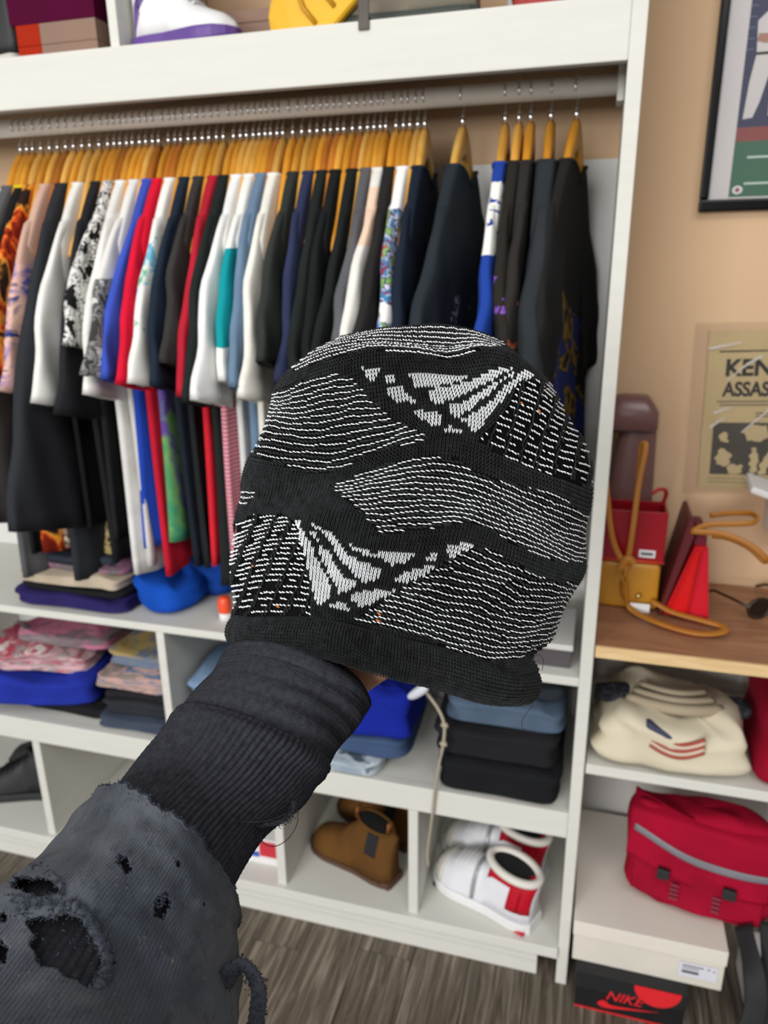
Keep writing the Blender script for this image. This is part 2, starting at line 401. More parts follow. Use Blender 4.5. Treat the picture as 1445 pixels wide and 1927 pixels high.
G = [  # px of the strip in the photograph at y=460, label, sleeve material, sleeve length, hem height, body material, opts
 (-22, 'grey knit cardigan with long sleeves at the far end of the rail', k('58585a'), .60, .93, None, dict(longs=True, cat='cardigan', name='cardigan', hwx=.03, outv=.12, th=.014, flare=.8)),
 (2, 'black shirt with a bright yellow collar band beside the flame print', k('1b1b1c'), .3, 1.0, None, dict(m_col=k('d8c21e'))),
 (18, 'black t-shirt printed all over with orange flames', FLAME, .30, 1.0, FLAME, {}),
 (50, 'pink and blue patterned shirt with thin sleeves', PINKB, .33, 1.0, printed('8f7a6a', [(0, '8f7a6a'), (.5, '5c4a3d'), (.6, 'c8b9a2')], 20), {}),
 (81, 'long charcoal pullover with wide full-length sleeve', k('2b2d31'), .60, .92, None, dict(longs=True, cat='sweater', name='sweater', hwx=.05, outv=.125, th=.014, flare=.8)),
 (113, 'plain white t-shirt between charcoal pullover and black tee', k('dcdbd6'), .35, 1.05, k('1c1d20'), {}),
 (148, 'plain black t-shirt beside the black and white splatter one', k('232327'), .37, 1.0, k('1b1b1e'), {}),
 (172, 'black and white splatter-patterned t-shirt', SPLAT, .24, 1.03, k('1d1d1f'), {}),
 (196, 'white t-shirt with a long white body hanging low', k('dcdad5'), .33, .985, k('d2d0cc'), {}),
 (222, 'white-shouldered t-shirt with a grey photo print on its sleeve', GREYP, .29, .995, k('c2c0be'), {}),
 (247, 'cobalt blue t-shirt squeezed next to the bright red one', k('3a4fae'), .3, 1.06, k('2142a6'), {}),
 (266, 'bright red t-shirt with white neighbour', k('cc1532'), .31, 1.0, k('b51a2e'), {}),
 (290, 'white t-shirt with green and blue tie-dye body', TIED, .31, 1.03, TIED2, {}),
 (318, 'dark navy t-shirt behind the tie-dyed one', k('1d2735'), .31, 1.0, k('1a1f29'), {}),
 (345, 'faded charcoal t-shirt with broad boxy sleeve', k('343231'), .27, .99, k('1d2022'), {}),
 (373, 'dark red t-shirt with a red body hanging below', k('a81f30'), .33, 1.02, k('c3212f'), {}),
 (393, 'black-green t-shirt between dark red and white ones', k('1e2423'), .34, .97, None, {}),
 (418, 'thick white t-shirt with long drooping sleeve', k('e3e3df'), .33, 1.0, PINKS, {}),
 (443, 'white t-shirt with a teal colour-block panel', TEALW, .30, 1.0, k('c9c9c6'), {}),
 (465, 'steel blue denim-coloured shirt', k('647b93'), .31, 1.0, None, {}),
 (489, 'cream white t-shirt next to the steel blue shirt', k('dfdcd2'), .33, 1.0, None, {}),
 (526, 'charcoal t-shirt with wide greenish sleeve', k('2e322f'), .26, 1.0, k('1f2122'), {}),
 (556, 'navy blue t-shirt with a slim visible edge', k('2c324d'), .30, 1.0, None, {}),
 (582, 'black-green t-shirt beside the navy edge', k('1e2322'), .30, 1.0, None, {}),
 (608, 'plain black t-shirt in the middle of three dark ones', k('191c1c'), .30, 1.0, None, {}),
 (640, 'plain black t-shirt beside the grey one', k('1b1e1e'), .30, 1.0, None, {}),
 (667, 'mid grey t-shirt with dark neck', k('57575b'), .25, 1.0, k('d8d6d2'), {}),
 (690, 'white t-shirt with a peach tinted shoulder', printed('dedbd5', [(0, 'e6c7ae'), (1, 'e6c7ae')], 5, zr=(-.25, -.15)), .26, 1.0, k('cfccc8'), {}),
 (710, 'brown-black t-shirt squeezed before the colourful print', k('252423'), .27, 1.0, None, {}),
 (737, 'white t-shirt with a multicoloured comic-like print', MULTI, .28, 1.0, MULTI, dict(m_col=k('e8e6e4'))),
 (766, 'dark navy t-shirt beside the multicoloured print', k('1a2230'), .28, 1.0, None, {}),
 (800, 'slate black t-shirt with open neck and faint white script', k('262c31'), .27, 1.0, WSCR, dict(th=.014, rz=-.12)),
 (902, 'royal blue jersey with white lettering patches', BLUEW, .30, 1.0, k('1b3a8c'), {}),
 (930, 'washed black t-shirt with a small purple mark', PURPS, .28, 1.0, PURPS, {}),
 (957, 'brown-black t-shirt with small red and white print', REDPR, .28, 1.0, k('1e1b1a'), {}),
 (1013, 'slate t-shirt with a wide plain sleeve near the rail end', k('2b2f33'), .29, 1.0, None, dict(th=.017)),
 (1060, 'black t-shirt with gold and blue print at the end of the rail', k('201f1f'), .29, .98, GOLD, dict(rz=-.19)),
]
GX = []
SHORT = ['grey cardigan', 'yellow-collared shirt', 'flame shirt', 'pink and blue shirt', 'charcoal pullover', 'white tee by the pullover', 'first black tee', 'splatter tee', 'long white tee', 'grey photo-print tee', 'cobalt blue tee', 'bright red tee', 'tie-dyed tee', 'navy tee by the tie-dye', 'boxy charcoal tee', 'dark red tee', 'black-green tee', 'thick white tee', 'teal-panelled tee', 'steel blue shirt', 'cream white tee', 'greenish charcoal tee', 'navy-edged tee', 'black-green tee by the navy one', 'middle black tee', 'black tee by the grey one', 'mid grey tee', 'peach-shouldered tee', 'brown-black tee', 'comic-print tee', 'navy tee by the comic print', 'open-necked slate tee', 'royal blue jersey', 'purple-marked tee', 'red-printed tee', 'plain slate tee', 'gold-printed tee']
for i, (px, lab, m, sl, hem, mb, kw) in enumerate(G):
    X = float(at(px, 460, .035)[0])
    if i >= len(G) - 6: X = float(at([871, 951, 977, 999, 1037, 1085][i - len(G) + 6], 215, RODY)[0])
    GX.append(X)
    garment(X, lab, m, sl - .035, hem - .07 - random.uniform(0, .06), mb, seed=i, swing=random.uniform(-.6, .6), **kw)
    put_hanger(X, 'wooden hanger with a chrome hook holding the ' + SHORT[i], [0, 0, 2, 0, 1, 0, 2][(i * 3 + i // 4) % 7], None, kw.get('rz', 0))
for i in range(len(GX) - 7):
    if GX[i + 1] - GX[i] > .022: put_hanger((GX[i] + GX[i + 1]) / 2 + .001, 'wooden hanger between the ' + SHORT[i] + ' and the ' + SHORT[i + 1], [0, 2, 0, 1][i % 4], 'hangers crowded between the shirts')

# ------------------------------------------------------------------ things on the top shelf
TOPZ = 1.872
MSUEDE = plain('5e4020', .95, spec=.1, var=.2, bump=.4, bscale=400)
def shoebox(name, label, a, b, m_lid, m_body, lid_h=.03, cat='box', group=None, ov=.0025):
    r = thing(name, label, cat, ((a[0] + b[0]) / 2, (a[1] + b[1]) / 2, a[2]), 0, group)
    X, Y, Z = (b[0] - a[0]) / 2, (b[1] - a[1]) / 2, b[2] - a[2]
    box('box_body', (-X + ov, -Y + ov, 0), (X - ov, Y - ov, Z - .004), m_body, r, .001)
    box('lid', (-X, -Y, Z - lid_h), (X, Y, Z), m_lid, r, .0015)
    return r
Mkraft = plain('84695a', .8); Morange = plain('9c2812', .8, spec=.08); Mmaroon = plain('78004a', .8, spec=.04)
def endbox(label, z0, z1):
    r = thing('shoe_box', label, 'box', (-.955, .16, z0), 0, 'brown shoe boxes under the maroon one'); h = z1 - z0
    box('box_body', (-.055, -.13, 0), (.062, .13, h), Mkraft, r, .001)
    box('orange_end', (-.105, -.1305, 0), (-.0552, .13, h), Morange, r, .001); return r
endbox('low brown shoe box with an orange end, bottom of its pile on the top shelf', TOPZ, TOPZ + .022)
endbox('brown shoe box with an orange end, directly under the maroon box', TOPZ + .0225, TOPZ + .056)
shoebox('shoe_box', 'maroon shoe box lying on top of the brown boxes', (-1.075, .028, TOPZ + .0565), (-.89, .29, TOPZ + .16), Mmaroon, plain('4a0a2b', .8, spec=.05), .055)

def make_shoe(name, label, loc, rz, L, H, mu, ms, cat='shoe', group=None, sole_h=.024, toe_h=.05, low=False, heel_block=None, tilt=None, wide=1.):
    r = thing(name, label, cat, loc, rz, group, rot=tilt)
    def wid(s): return wide * np.interp(s, [0, .06, .18, .38, .55, .72, .86, .95, 1], [.018, .029, .034, .034, .040, .046, .042, .028, .006])
    col = .44
    def hgt(s): return np.interp(s, [0, .05, .2, .38, .48, .62, .8, .92, 1], [H * .93, H, H * .97, H, H * .8, toe_h * 1.45, toe_h * 1.05, toe_h * .8, .012])
    def U(s, a, off=0):
        w_, h_ = wid(s), hgt(s); c_, s_ = np.cos(a), np.sin(a)
        zz = h_ * np.sign(s_) * np.abs(s_) ** (.62 if s < col else .85)
        pinch = 1 - (.30 * (zz / max(h_, .001)) if s < .5 else .12 * zz / max(h_, .001))
        y = (w_ + off) * np.sign(c_) * np.abs(c_) ** .75 * pinch
        lean = -.02 * (zz / H) * (1 if s < .3 else max(0, 1 - (s - .3) / .2)) + (.012 if s < .12 else 0) * math.sin(min(1, zz / H) * 3.14)
        return (L * s + lean * .6, y, sole_h * .8 + zz + off * s_)
    n = 26; q = np.linspace(0, np.pi, n)
    ss = np.concatenate([[0.0, .012, .03], np.linspace(.06, .94, 26), [.965, .985, 1.0]])
    v, f = loft([[U(s, a) for a in q] for s in ss], cap=True); mesh('upper', v, f, mu, r)
    def solew(s): return wid(s) + .004
    rings = []
    for z, k in ((0, .93), (.004, 1), (sole_h * .8, 1.0), (sole_h, .96)):
        pts = []
        for s in np.linspace(0, 1, 24): pts.append((L * (s * 1.03 - .012) , solew(s) * k, z + (.010 * max(0, (s - .8) / .2) ** 2 if z < .01 else 0)))
        for s in np.linspace(1, 0, 24): pts.append((L * (s * 1.03 - .012), -solew(s) * k, z + (.010 * max(0, (s - .8) / .2) ** 2 if z < .01 else 0)))
        rings.append(pts)
    v, f = loft(rings); so = mesh('sole', v, f, ms, r, False)
    def patch(nm, m, s0, s1, a0, a1, off=.0015, ns=12, na=10):
        vv = [U(s, a, off) for s in np.linspace(s0, s1, ns) for a in np.linspace(a0, a1, na)]
        ff = [(i * na + j, i * na + j + 1, (i + 1) * na + j + 1, (i + 1) * na + j) for i in range(ns - 1) for j in range(na - 1)]
        o = mesh(nm, vv, ff, m, r); md = o.modifiers.new('s', 'SOLIDIFY'); md.thickness = .0015; md.offset = 0; return o
    return r, U, patch
def opening(r, cx, z, a, b, m_rim, m_in, rr=.007, tilt=.15):
    p = [(cx + a * math.cos(q), b * math.sin(q), z + a * math.cos(q) * tilt) for q in np.linspace(0, 2 * np.pi, 33)]
    v, f = tube(p, rr, 8, up=(0, 0, 1), cap=False); mesh('collar', v, f, m_rim, r)
    ring = np.array(p[:-1]); c0 = ring.mean(0)
    rs = [ring, (ring - c0) * .86 + c0 + np.array([0, 0, .0012]), (ring - c0) * .5 + c0 + np.array([0, 0, .0016])]
    v, f = loft(rs, cap=False); f.append(tuple(64 + j for j in range(32))); mesh('lining', v, f, m_in, r)
def laces(r, U, s0, s1, m, n=5, hw=.5):
    for i in range(n):
        s = s0 + (s1 - s0) * i / (n - 1)
        p = [U(s, a, .003) for a in np.linspace(np.pi / 2 - hw, np.pi / 2 + hw, 7)]
        v, f = tube(p, .0028, 6, flat=.6, up=(1, 0, 0)); mesh('lace', v, f, m, r)
WHT = plain('dddcdc', .5, var=.03); PUR = plain('5c3f86', .55); BLK = plain('17181a', .6); DARKIN = plain('0d0d0f', .9)
r, U, pt = make_shoe('sneaker', 'white high-top sneaker with purple sole and purple side mark on the top shelf', (-.835, .075, TOPZ), -.12, .205, .115, WHT, PUR, 'sneaker', toe_h=.034, sole_h=.022, wide=.95)
vv = []                                                              # curved side mark on the camera-facing flank
sw = smoothpath([(.05, 3.00), (.12, 2.78), (.2, 2.62), (.27, 2.4), (.31, 2.1)], 14)
for i, (s_, a_) in enumerate(sw):
    wd = [.30, .34, .32, .22, .04][min(4, i // 3)]
    vv += [U(s_, a_ - wd / 2 + 3.14 - 3.14, .002), U(s_, a_ + wd / 2, .002)]
o = mesh('side_mark', vv, [(2 * i, 2 * i + 1, 2 * i + 3, 2 * i + 2) for i in range(13)], PUR, r); o.modifiers.new('s', 'SOLIDIFY').thickness = .0015
laces(r, U, .44, .66, WHT, 5); pt('tongue', PUR, .40, .5, 1.2, 1.95, .005)
opening(r, .045, .133, .04, .026, PUR, DARKIN)
shoebox('shoe_box', 'flat kraft shoe box behind the purple-soled sneaker', (-.74, .17, TOPZ), (-.585, .35, TOPZ + .085), Mkraft, Mkraft, .02)
shoebox('shoe_box', 'kraft box with an orange lid standing by the yellow sole', (-.57, .15, TOPZ), (-.46, .33, TOPZ + .12), plain('b5502a', .7), Mkraft, .05)
# yellow-soled sneaker lying with its sole to the room
MYEL = plain('d9a514', .6); 
r, U, pt = make_shoe('sneaker', 'sneaker tipped over with its yellow sole facing the room', (-.352, .05, TOPZ + .138), 0, .25, .08, plain('c9c9cb', .6), MYEL, 'sneaker', tilt=Matrix(((-.85, -.53, 0), (0, 0, 1), (-.53, .85, 0))).to_euler(), sole_h=.02, wide=1.15)
for i in range(4):
    v, f = tube([(.06 + .04 * i, -.03, -.001), (.065 + .04 * i, 0, -.003), (.06 + .04 * i, .03, -.001)], .004, 6); mesh('tread', v, f, plain('b8860f', .6), r)
r, U, pt = make_shoe('sneaker', 'dark green and black low shoe on the top shelf', (-.225, .10, TOPZ), R(176), .26, .08, plain('6d6658', .8), plain('2a322c', .6), 'shoe', sole_h=.028)
opening(r, .055, .098, .045, .025, BLK, DARKIN)
r = thing('sneaker', '', 'shoe'); bpy.data.objects.remove(r)
r, U, pt = make_shoe('sneaker', 'shoe with a red heel beside the dark green shoe', (-.18, .17, TOPZ), R(10), .2, .07, plain('9a3330', .7), plain('b33a34', .6), 'shoe')
opening(r, .05, .088, .04, .023, plain('7d2826', .7), DARKIN)
shoebox('shoe_box', 'pale grey box lid at the far end of the top shelf', (-.20, .26, TOPZ), (-.01, .36, TOPZ + .1), plain('c4c4cc', .5), plain('c4c4cc', .5), .04)
r = thing('shelf_clip', 'small dark metal clip hooked over the edge of the header board', 'clip', (-.4, -.002, 1.872))
a_ = float(at(685, 30, 0)[0]); r.location = (a_, -.001, 1.872)
box('clip_plate', (-.009, -.003, -.014), (.009, 0, .05), plain('3b3530', .4, .6), r, .001); box('clip_hook', (-.009, -.0005, .0005), (.009, .03, .004), plain('3b3530', .4, .6), r, .0005)
r = thing('black_bag', 'black bag with a white base at the far end of the top shelf', 'bag', (-1.13, .15, TOPZ)); 
v, f = pillow(.1, .2, .12, seed=3); mesh('bag_body', [(a, b, c + .015) for a, b, c in v], f, BLK, r); v, f = pillow(.11, .22, .022, seed=4); mesh('bag_base', v, f, plain('b9b7b0', .6), r)

# ------------------------------------------------------------------ folded clothes
def folded(name, label, loc, w, d, h, m, seed=0, layers=2, rz=0, cat='folded clothes', group=None, noise=.006, e1=.26, e2=.2, extra=None, taper=0, sag=0):
    v, f = pillow(w, d, h, e1, e2, 64, 30, noise, layers, seed, taper, sag)
    o = mesh(name, v, f, m, None, True, loc); o.rotation_euler = (0, 0, rz); tag(o, label, cat, group)
    return o
Z1 = .7615
NAVYP = k('2a2358'); BEIG = k('b6a894')
folded('folded_sweatshirt', 'purple-navy folded garment at the bottom of the pile on the long shelf', (-1.135, .145, Z1), .30, .26, .034, NAVYP, 1, 2)
folded('folded_t_shirt', 'thin black folded garment over the purple-navy one', (-1.13, .15, Z1 + .0335), .28, .25, .018, k('1b1b1d'), 2, 1)
folded('folded_t_shirt', 'beige folded garment in the middle of the long-shelf pile', (-1.135, .15, Z1 + .051), .28, .25, .03, BEIG, 3, 2)
folded('folded_t_shirt', 'pinkish grey folded garment over the beige one', (-1.12, .16, Z1 + .0805), .25, .22, .018, printed('6f6468', [(0, '6f6468'), (.5, '94627f'), (.57, '42464e')], 18), 4, 1)
folded('folded_shorts', 'dark slate folded garment on top of the long-shelf pile', (-1.15, .16, Z1 + .098), .24, .21, .02, k('2f3540'), 5, 1)
o = folded('leopard_top', 'tan leopard-patterned top slumped on the long-shelf pile', (-1.06, .14, Z1 + .1175), .11, .14, .085, LEOP, 6, 2, taper=.35)
o = thing('studded_bag', 'black studded bag under the charcoal pullover', 'bag', (-1.19, .12, Z1 + .1175))
v, f = pillow(.13, .12, .085, seed=8); mesh('bag_body', v, f, k('141414'), o)
for i in range(3):
    for j in range(5):
        v, f = pillow(.006, .004, .006, 1, 1, 8, 5, 0); mesh('stud', [(a - .045 + .021 * j + .006 * (i % 2), b - .060, c + .02 + .02 * i) for a, b, c in v], f, MCH, o)
folded('folded_sweatshirt', 'bright blue soft folded garment on the long shelf', (-.915, .13, Z1), .14, .20, .085, k('1247a6'), 9, 1, taper=.15, noise=.012, e1=.55, e2=.5)
folded('folded_sweatshirt', 'darker blue folded garment behind the bright blue one', (-.85, .23, Z1), .12, .16, .10, k('123a86'), 10, 1, noise=.01, e1=.5, e2=.45)
folded('brown_box_bag', 'small brown cloth bag at the back of the long shelf', (-.75, .28, Z1), .09, .1, .09, k('6b452c'), 11, 1, cat='bag')
v, f = pillow(.03, .03, .046, .6, .9, 20, 12, 0); o = mesh('spray_bottle_cap', v, f, plain('e8502a', .4), None, True); 
r = thing('lint_roller', 'orange-capped white roller standing on the long shelf beside the hat', 'roller', (float(at(428, 1165, .06)[0]) - .004, .06, Z1)); o.parent = r; o.location = (0, 0, .012); o.name = 'orange_cap'
v, f = tube([(0, 0, 0), (0, 0, .02)], .014, 20, up=(1, 0, 0)); mesh('roller_base', v, f, WHT, r)

Z2 = .4535
PNKP = printed('c98ba0', [(0, 'd0577f'), (.43, 'c9a3a8'), (.5, '8f8a88'), (.56, 'b7314f'), (.62, 'd8cfcb')], 22, stretch=(.5, .3, 4), interp='LINEAR')
PNK2 = printed('c9ab9f', [(0, 'd5b5ab'), (.45, '8c7f7a'), (.5, 'c9a196'), (.58, '5f738e')], 20, stretch=(.5, .3, 4), interp='LINEAR')
gU = 'clothes folded in the upper cubbies'
folded('folded_trousers', 'black folded trousers at the bottom of the royal blue pile', (-1.22, .16, Z2), .26, .24, .03, k('1b1b1f'), 20, 1, group=gU)
folded('folded_sweatshirt', 'royal blue folded sweatshirt spilling from the pile', (-1.30, .13, Z2 + .0295), .30, .25, .075, k('202f92'), 21, 2, rz=.25, group=gU, noise=.009)
folded('folded_shirt', 'pink and grey patterned folded shirt on the royal blue sweatshirt', (-1.31, .15, Z2 + .104), .28, .22, .05, PNKP, 22, 4, rz=.2, group=gU, noise=.008)
folded('folded_shirt', 'grey-white patterned folded shirt on top of the pink one', (-1.25, .2, Z2 + .153), .26, .2, .035, printed('98888c', [(0, 'c4b3b3'), (.5, '6b6266'), (.55, 'b8708a')], 16, stretch=(.5, .3, 4), interp='LINEAR'), 23, 3, group=gU)
folded('folded_jeans', 'slate blue folded jeans at the bottom beside the cubby divider', (-1.01, .145, Z2), .19, .26, .032, k('3f4757'), 24, 2, group=gU)
folded('folded_jeans', 'charcoal folded jeans over the slate blue pair', (-1.0, .155, Z2 + .0315), .19, .24, .042, k('2c2e33'), 25, 2, group=gU)
folded('folded_jeans', 'black folded jeans under the pale pink patterned shirt', (-1.0, .155, Z2 + .073), .18, .24, .026, k('222226'), 26, 1, group=gU)
folded('folded_shirt', 'pale pink patterned folded shirt beside the cubby divider', (-1.01, .15, Z2 + .0985), .20, .24, .042, PNK2, 27, 3, group=gU, noise=.007)
folded('folded_shirt', 'grey and gold patterned folded shirt topmost beside the divider', (-1.0, .17, Z2 + .14), .18, .2, .04, printed('7f7c7a', [(0, '8f8b84'), (.48, '5f6f88'), (.55, 'a8925a')], 14, stretch=(.5, .3, 4), interp='LINEAR'), 28, 2, group=gU)
folded('folded_jeans', 'dark grey folded jeans behind the raised arm', (-.79, .16, Z2), .17, .25, .05, k('3a3a42'), 29, 2, group=gU)
folded('folded_jeans', 'dusky grey folded jeans over the dark grey pair', (-.79, .16, Z2 + .0495), .17, .25, .04, k('555865'), 30, 2, group=gU)
folded('folded_jeans', 'light blue folded jeans with soft creases near the arm', (-.785, .16, Z2 + .089), .16, .23, .06, k('748eac'), 31, 2, group=gU, noise=.006)
folded('folded_jeans', 'acid-washed pale folded jeans lowest under the royal blue pile', (-.52, .13, Z2), .27, .26, .033, printed('8a97a3', [(0, '5b6b7e'), (.45, '94a1ae'), (.55, 'b9c2c8'), (.62, '46525f')], 14, interp='LINEAR'), 32, 2, group=gU)
folded('folded_jeans', 'mid-blue folded jeans over the acid-washed pair', (-.49, .15, Z2 + .0325), .31, .25, .05, k('3e5070'), 33, 2, group=gU)
folded('folded_sweatshirt', 'royal blue folded sweatshirt under the white cord end', (-.46, .14, Z2 + .082), .28, .25, .125, k('14248a'), 34, 2, group=gU, noise=.009, taper=.06)
folded('folded_trousers', 'black folded trousers lowest in the dark pile', (-.135, .135, Z2), .255, .27, .078, k('191a1d'), 35, 2, group=gU, noise=.004)
folded('folded_trousers', 'faded black folded trousers in the middle of the dark pile', (-.145, .14, Z2 + .0775), .26, .26, .072, k('1f1f22'), 36, 2, group=gU, noise=.005)
folded('folded_jeans', 'grey-blue folded jeans on top of the dark pile', (-.13, .15, Z2 + .149), .24, .24, .055, k('4c5c6e'), 37, 2, group=gU, noise=.005)
folded('folded_t_shirt', 'dark folded garment with a grey print above the grey-blue jeans', (-.11, .17, Z2 + .2035), .2, .2, .03, k('2c3138'), 38, 1, group=gU)
shoebox('box', 'dark grey box with a pale lid at the near end of the long shelf', (-.085, .03, Z1), (-.003, .2, Z1 + .05), plain('c9c7c4', .5), plain('4a4447', .6), .012)
# drawstring
cp = [at(x, y, Y) for x, y, Y in ((800, 1300, .02), (825, 1335, .0), (836, 1365, -.012), (834, 1400, -.014), (826, 1440, -.012), (818, 1490, -.012), (812, 1545, -.012), (805, 1600, -.01), (806, 1630, -.008))]
v, f = tube(smoothpath(cp, 50), np.concatenate([np.full(22, .0034), np.full(28, .0028)]), 8, up=(0, 1, 0)); r = mesh('drawstring', v, f, plain('a59a88', .9, bump=.5), None); tag(r, 'beige knotted drawstring dangling from the dark folded trousers', 'cord')
for p_ in (cp[2], cp[3]):
    v, f = pillow(.016, .010, .011, .8, .8, 14, 8, .002); mesh('knot', [(a + p_[0], b + p_[1], c + p_[2] - .006) for a, b, c in v], f, plain('a59a88', .9, bump=.5), r)
c0 = at(792, 1310, .0); v, f = pillow(.055, .02, .02, .8, .8, 20, 10, .002); o = mesh('cord_end', v, f, plain('c9ccd6', .6), None, True, c0); o.rotation_euler = (0, R(-38), 0); tag(o, 'white cord end sticking out of the royal blue sweatshirt', 'cord')

# lower cubbies: shoes
Z3 = .1055
r, U, pt = make_shoe('sneaker', 'black shoe in the cubby at the far end', (-1.33, .16, Z3), R(195), .27, .12, BLK, plain('232427', .7), 'shoe')
opening(r, .06, .138, .05, .028, BLK, DARKIN); laces(r, U, .46, .7, BLK, 5)
r, U, pt = make_shoe('sneaker', 'second black shoe tucked behind the first', (-1.33, .27, Z3), R(190), .27, .12, plain('202125', .7), BLK, 'shoe')
opening(r, .06, .138, .05, .028, BLK, DARKIN)
r = thing('small_carton', 'white carton with red and blue blocks beside the arm', 'box', (-.70, .10, Z3))
box('carton_body', (-.055, -.05, 0), (.055, .05, .075), WHT, r, .001); box('red_block', (-.01, -.0512, .025), (.05, -.0502, .07), plain('c02635', .5), r, .0003); box('blue_block', (-.05, -.0512, .02), (-.012, -.0502, .035), plain('2451b0', .5), r, .0003)
folded('pale_cloth', 'pale yellow folded cloth in the otherwise empty cubby', (-1.08, .1, Z3), .2, .16, .03, k('c9c4a0'), 41, 2, cat='cloth')
MTAN = plain('96561f', .6); MSOLE = plain('4f3426', .7)
for nm, loc, rz in (('brown suede ankle boot with a dark elastic panel, nearer of the pair', (-.372, .075, Z3), R(158)), ('second brown suede ankle boot standing behind its twin', (-.36, .2, Z3), R(152))):
    r, U, pt = make_shoe('ankle_boot', nm, loc, rz, .255, .135, MSUEDE, MSOLE, 'boot', 'brown suede boots', sole_h=.014, toe_h=.05, wide=1.08)
    box('heel_block', (-.002, -.031, -.0), (.06, .031, .018), MSOLE, r, .003)
    pt('elastic_panel', plain('1c1a1e', .9), .17, .29, .32, 1.12, .003); pt('elastic_panel', plain('1c1a1e', .9), .17, .29, np.pi - 1.12, np.pi - .32, .003)
    opening(r, .056, .149, .050, .028, MSUEDE, DARKIN, .004)
    for xx in (.014, .108):
        v, f = tube([(xx, -.006, .145), (xx, -.004, .168), (xx, .004, .168), (xx, .006, .145)], .006, 8, flat=.35, up=(1, 0, 0)); mesh('pull_tab', v, f, MTAN, r)
REDM = plain('b00f24', .5, spec=.2); SILV = plain('9fa0a2', .35, .3)
for nm, loc, rz in (('white and red high-top sneaker with a black lining, front of the pair', (-.042, .035, Z3), R(155)), ('second white and red high-top sneaker partly hidden behind the first', (-.03, .17, Z3), R(164))):
    r, U, pt = make_shoe('sneaker', nm, loc, rz, .262, .108, plain('d9d9de', .45, var=.03), WHT, 'sneaker', 'white and red sneakers', sole_h=.026, toe_h=.056, wide=1.22)
    pt('heel_panel', REDM, .0, .22, .12, np.pi - .12, .003, 12, 22); pt('side_panel', REDM, .21, .42, .66, 1.12, .003); pt('side_panel', REDM, .21, .42, np.pi - 1.12, np.pi - .66, .003)
    pt('toe_guard', plain('d3cfc6', .5), .84, .985, .12, np.pi - .12, .003, 8, 20)
    pt('strap', SILV, .50, .53, .1, np.pi - .1, .005, 4, 20)
    laces(r, U, .55, .74, WHT, 5); opening(r, .056, .134, .060, .036, plain('d8d3ca', .6), DARKIN, .0095, .10)
    box('outsole_dark', (.15, -.052, .0), (.245, .052, .012), plain('1c1e1f', .6), r, .006); box('outsole_red', (.004, -.042, .0), (.075, .042, .010), plain('b8202f', .5), r, .005)

# ------------------------------------------------------------------ wooden top and low shelf beside the unit
MTOP = wood_mat('7d5540', '9c7052', 'ae8563', (1.2, 9, 9), 4, .45, 'table_wood'); MEDGE = wood_mat('c9a878', 'd8ba8a', 'e2c79a', (1.2, 12, 12), 4, .5, 'pale_wood')
TZ = .834
r = thing('wooden_worktop', 'brown wooden worktop with a pale raw front edge beside the white unit', 'worktop', (.4, .18, .812))
box('top_board', (-.363, -.176, .0), (.7, .18, .0215), MTOP, r, .001); box('front_edge', (-.363, -.184, -.0005), (.7, -.1765, .0218), MEDGE, r, .001)
r = thing('low_shelf_unit', 'low white shelf unit under the wooden worktop', 'shelf unit', (.036, 0, 0))
box('back_panel', (.002, WALLY - .012, 0), (.95, WALLY - .004, .81), MW2, r, .0); box('shelf', (.002, -.0, .553), (.95, WALLY - .0125, .575), MW, r, .002)
box('side_panel', (.95, 0, 0), (.97, WALLY - .004, .81), MW, r, .002); box('shelf_bracket', (.002, .03, .535), (.02, .3, .5528), MW, r, .002); box('top_rail', (.002, .3, .77), (.95, .345, .81), MW, r, .002)
ZS = .5755
# cream sweater
r = thing('cream_sweater', 'cream knitted sweater with navy shoulder blocks and flag emblem on the low shelf', 'sweater', (.195, .115, ZS))
t = NT('cream_knit'); n = t.noise(9, 3); c = t.mix(n, 'c3b89f', 'd9d0ba'); wv = t.n('ShaderNodeTexWave'); wv.inputs['Scale'].default_value = 90; wv.inputs['Distortion'].default_value = 2; t.l(t.tc.outputs['Object'], wv.inputs[0]); t.bump(wv.outputs[1], .4, .001); MCREAM = t.out(c, .95, .1)
v, f = pillow(.295, .25, .108, .5, .35, 72, 34, .012, 2, 50, .12); mesh('sweater_body', v, f, MCREAM, r)
MKN = plain('a3957f', .95)
for kx in range(3):
    p = [(-.085 + .012 * kx + (.17 - .024 * kx) * u, -.03 + .02 * kx - .035 * math.sin(u * 3.14), .107 + .006 * kx + .01 * math.cos((u - .5) * 3)) for u in np.linspace(0, 1, 16)]
    v, f = tube(p, .011 - .002 * kx, 8, up=(0, 0, 1)); mesh('neckband', v, f, MKN, r)
for xx, sx_ in ((-.115, 1), (.105, -1)):
    v, f = pillow(.075, .06, .016, .5, .4, 24, 12, .004); mesh('navy_block', [(a + xx, b + .005 , c + .088 - .9 * abs(a + xx - .1 * sx_ * -1) ** 2) for a, b, c in v], f, printed('20242c', [(0, '20242c'), (.5, '4a4a4c'), (.54, '20242c')], 60), r)
for kx in range(5):
    p = [(-.045 + .095 * u, -.112 - .004 * math.sin(u * 3.1) - .0016 * kx, .090 - .006 * kx - .016 * math.sin(u * 3.14)) for u in np.linspace(0, 1, 14)]
    v, f = tube(p, .0036, 6); mesh('flag_stripe', v, f, plain('9d4a3a' if kx % 2 == 0 else 'c9b8a6', .9), r)
v, f = pillow(.052, .024, .018, .5, .3, 16, 8, 0); mesh('flag_field', [(a - .03 , b - .105, c + .082 - a * .5) for a, b, c in v], f, plain('3c4258', .9), r)
folded('red_sweater', 'crimson folded sweater beside the cream one', (.43, .13, ZS), .17, .26, .15, k('8f0a26'), 52, 2, cat='sweater', noise=.008)

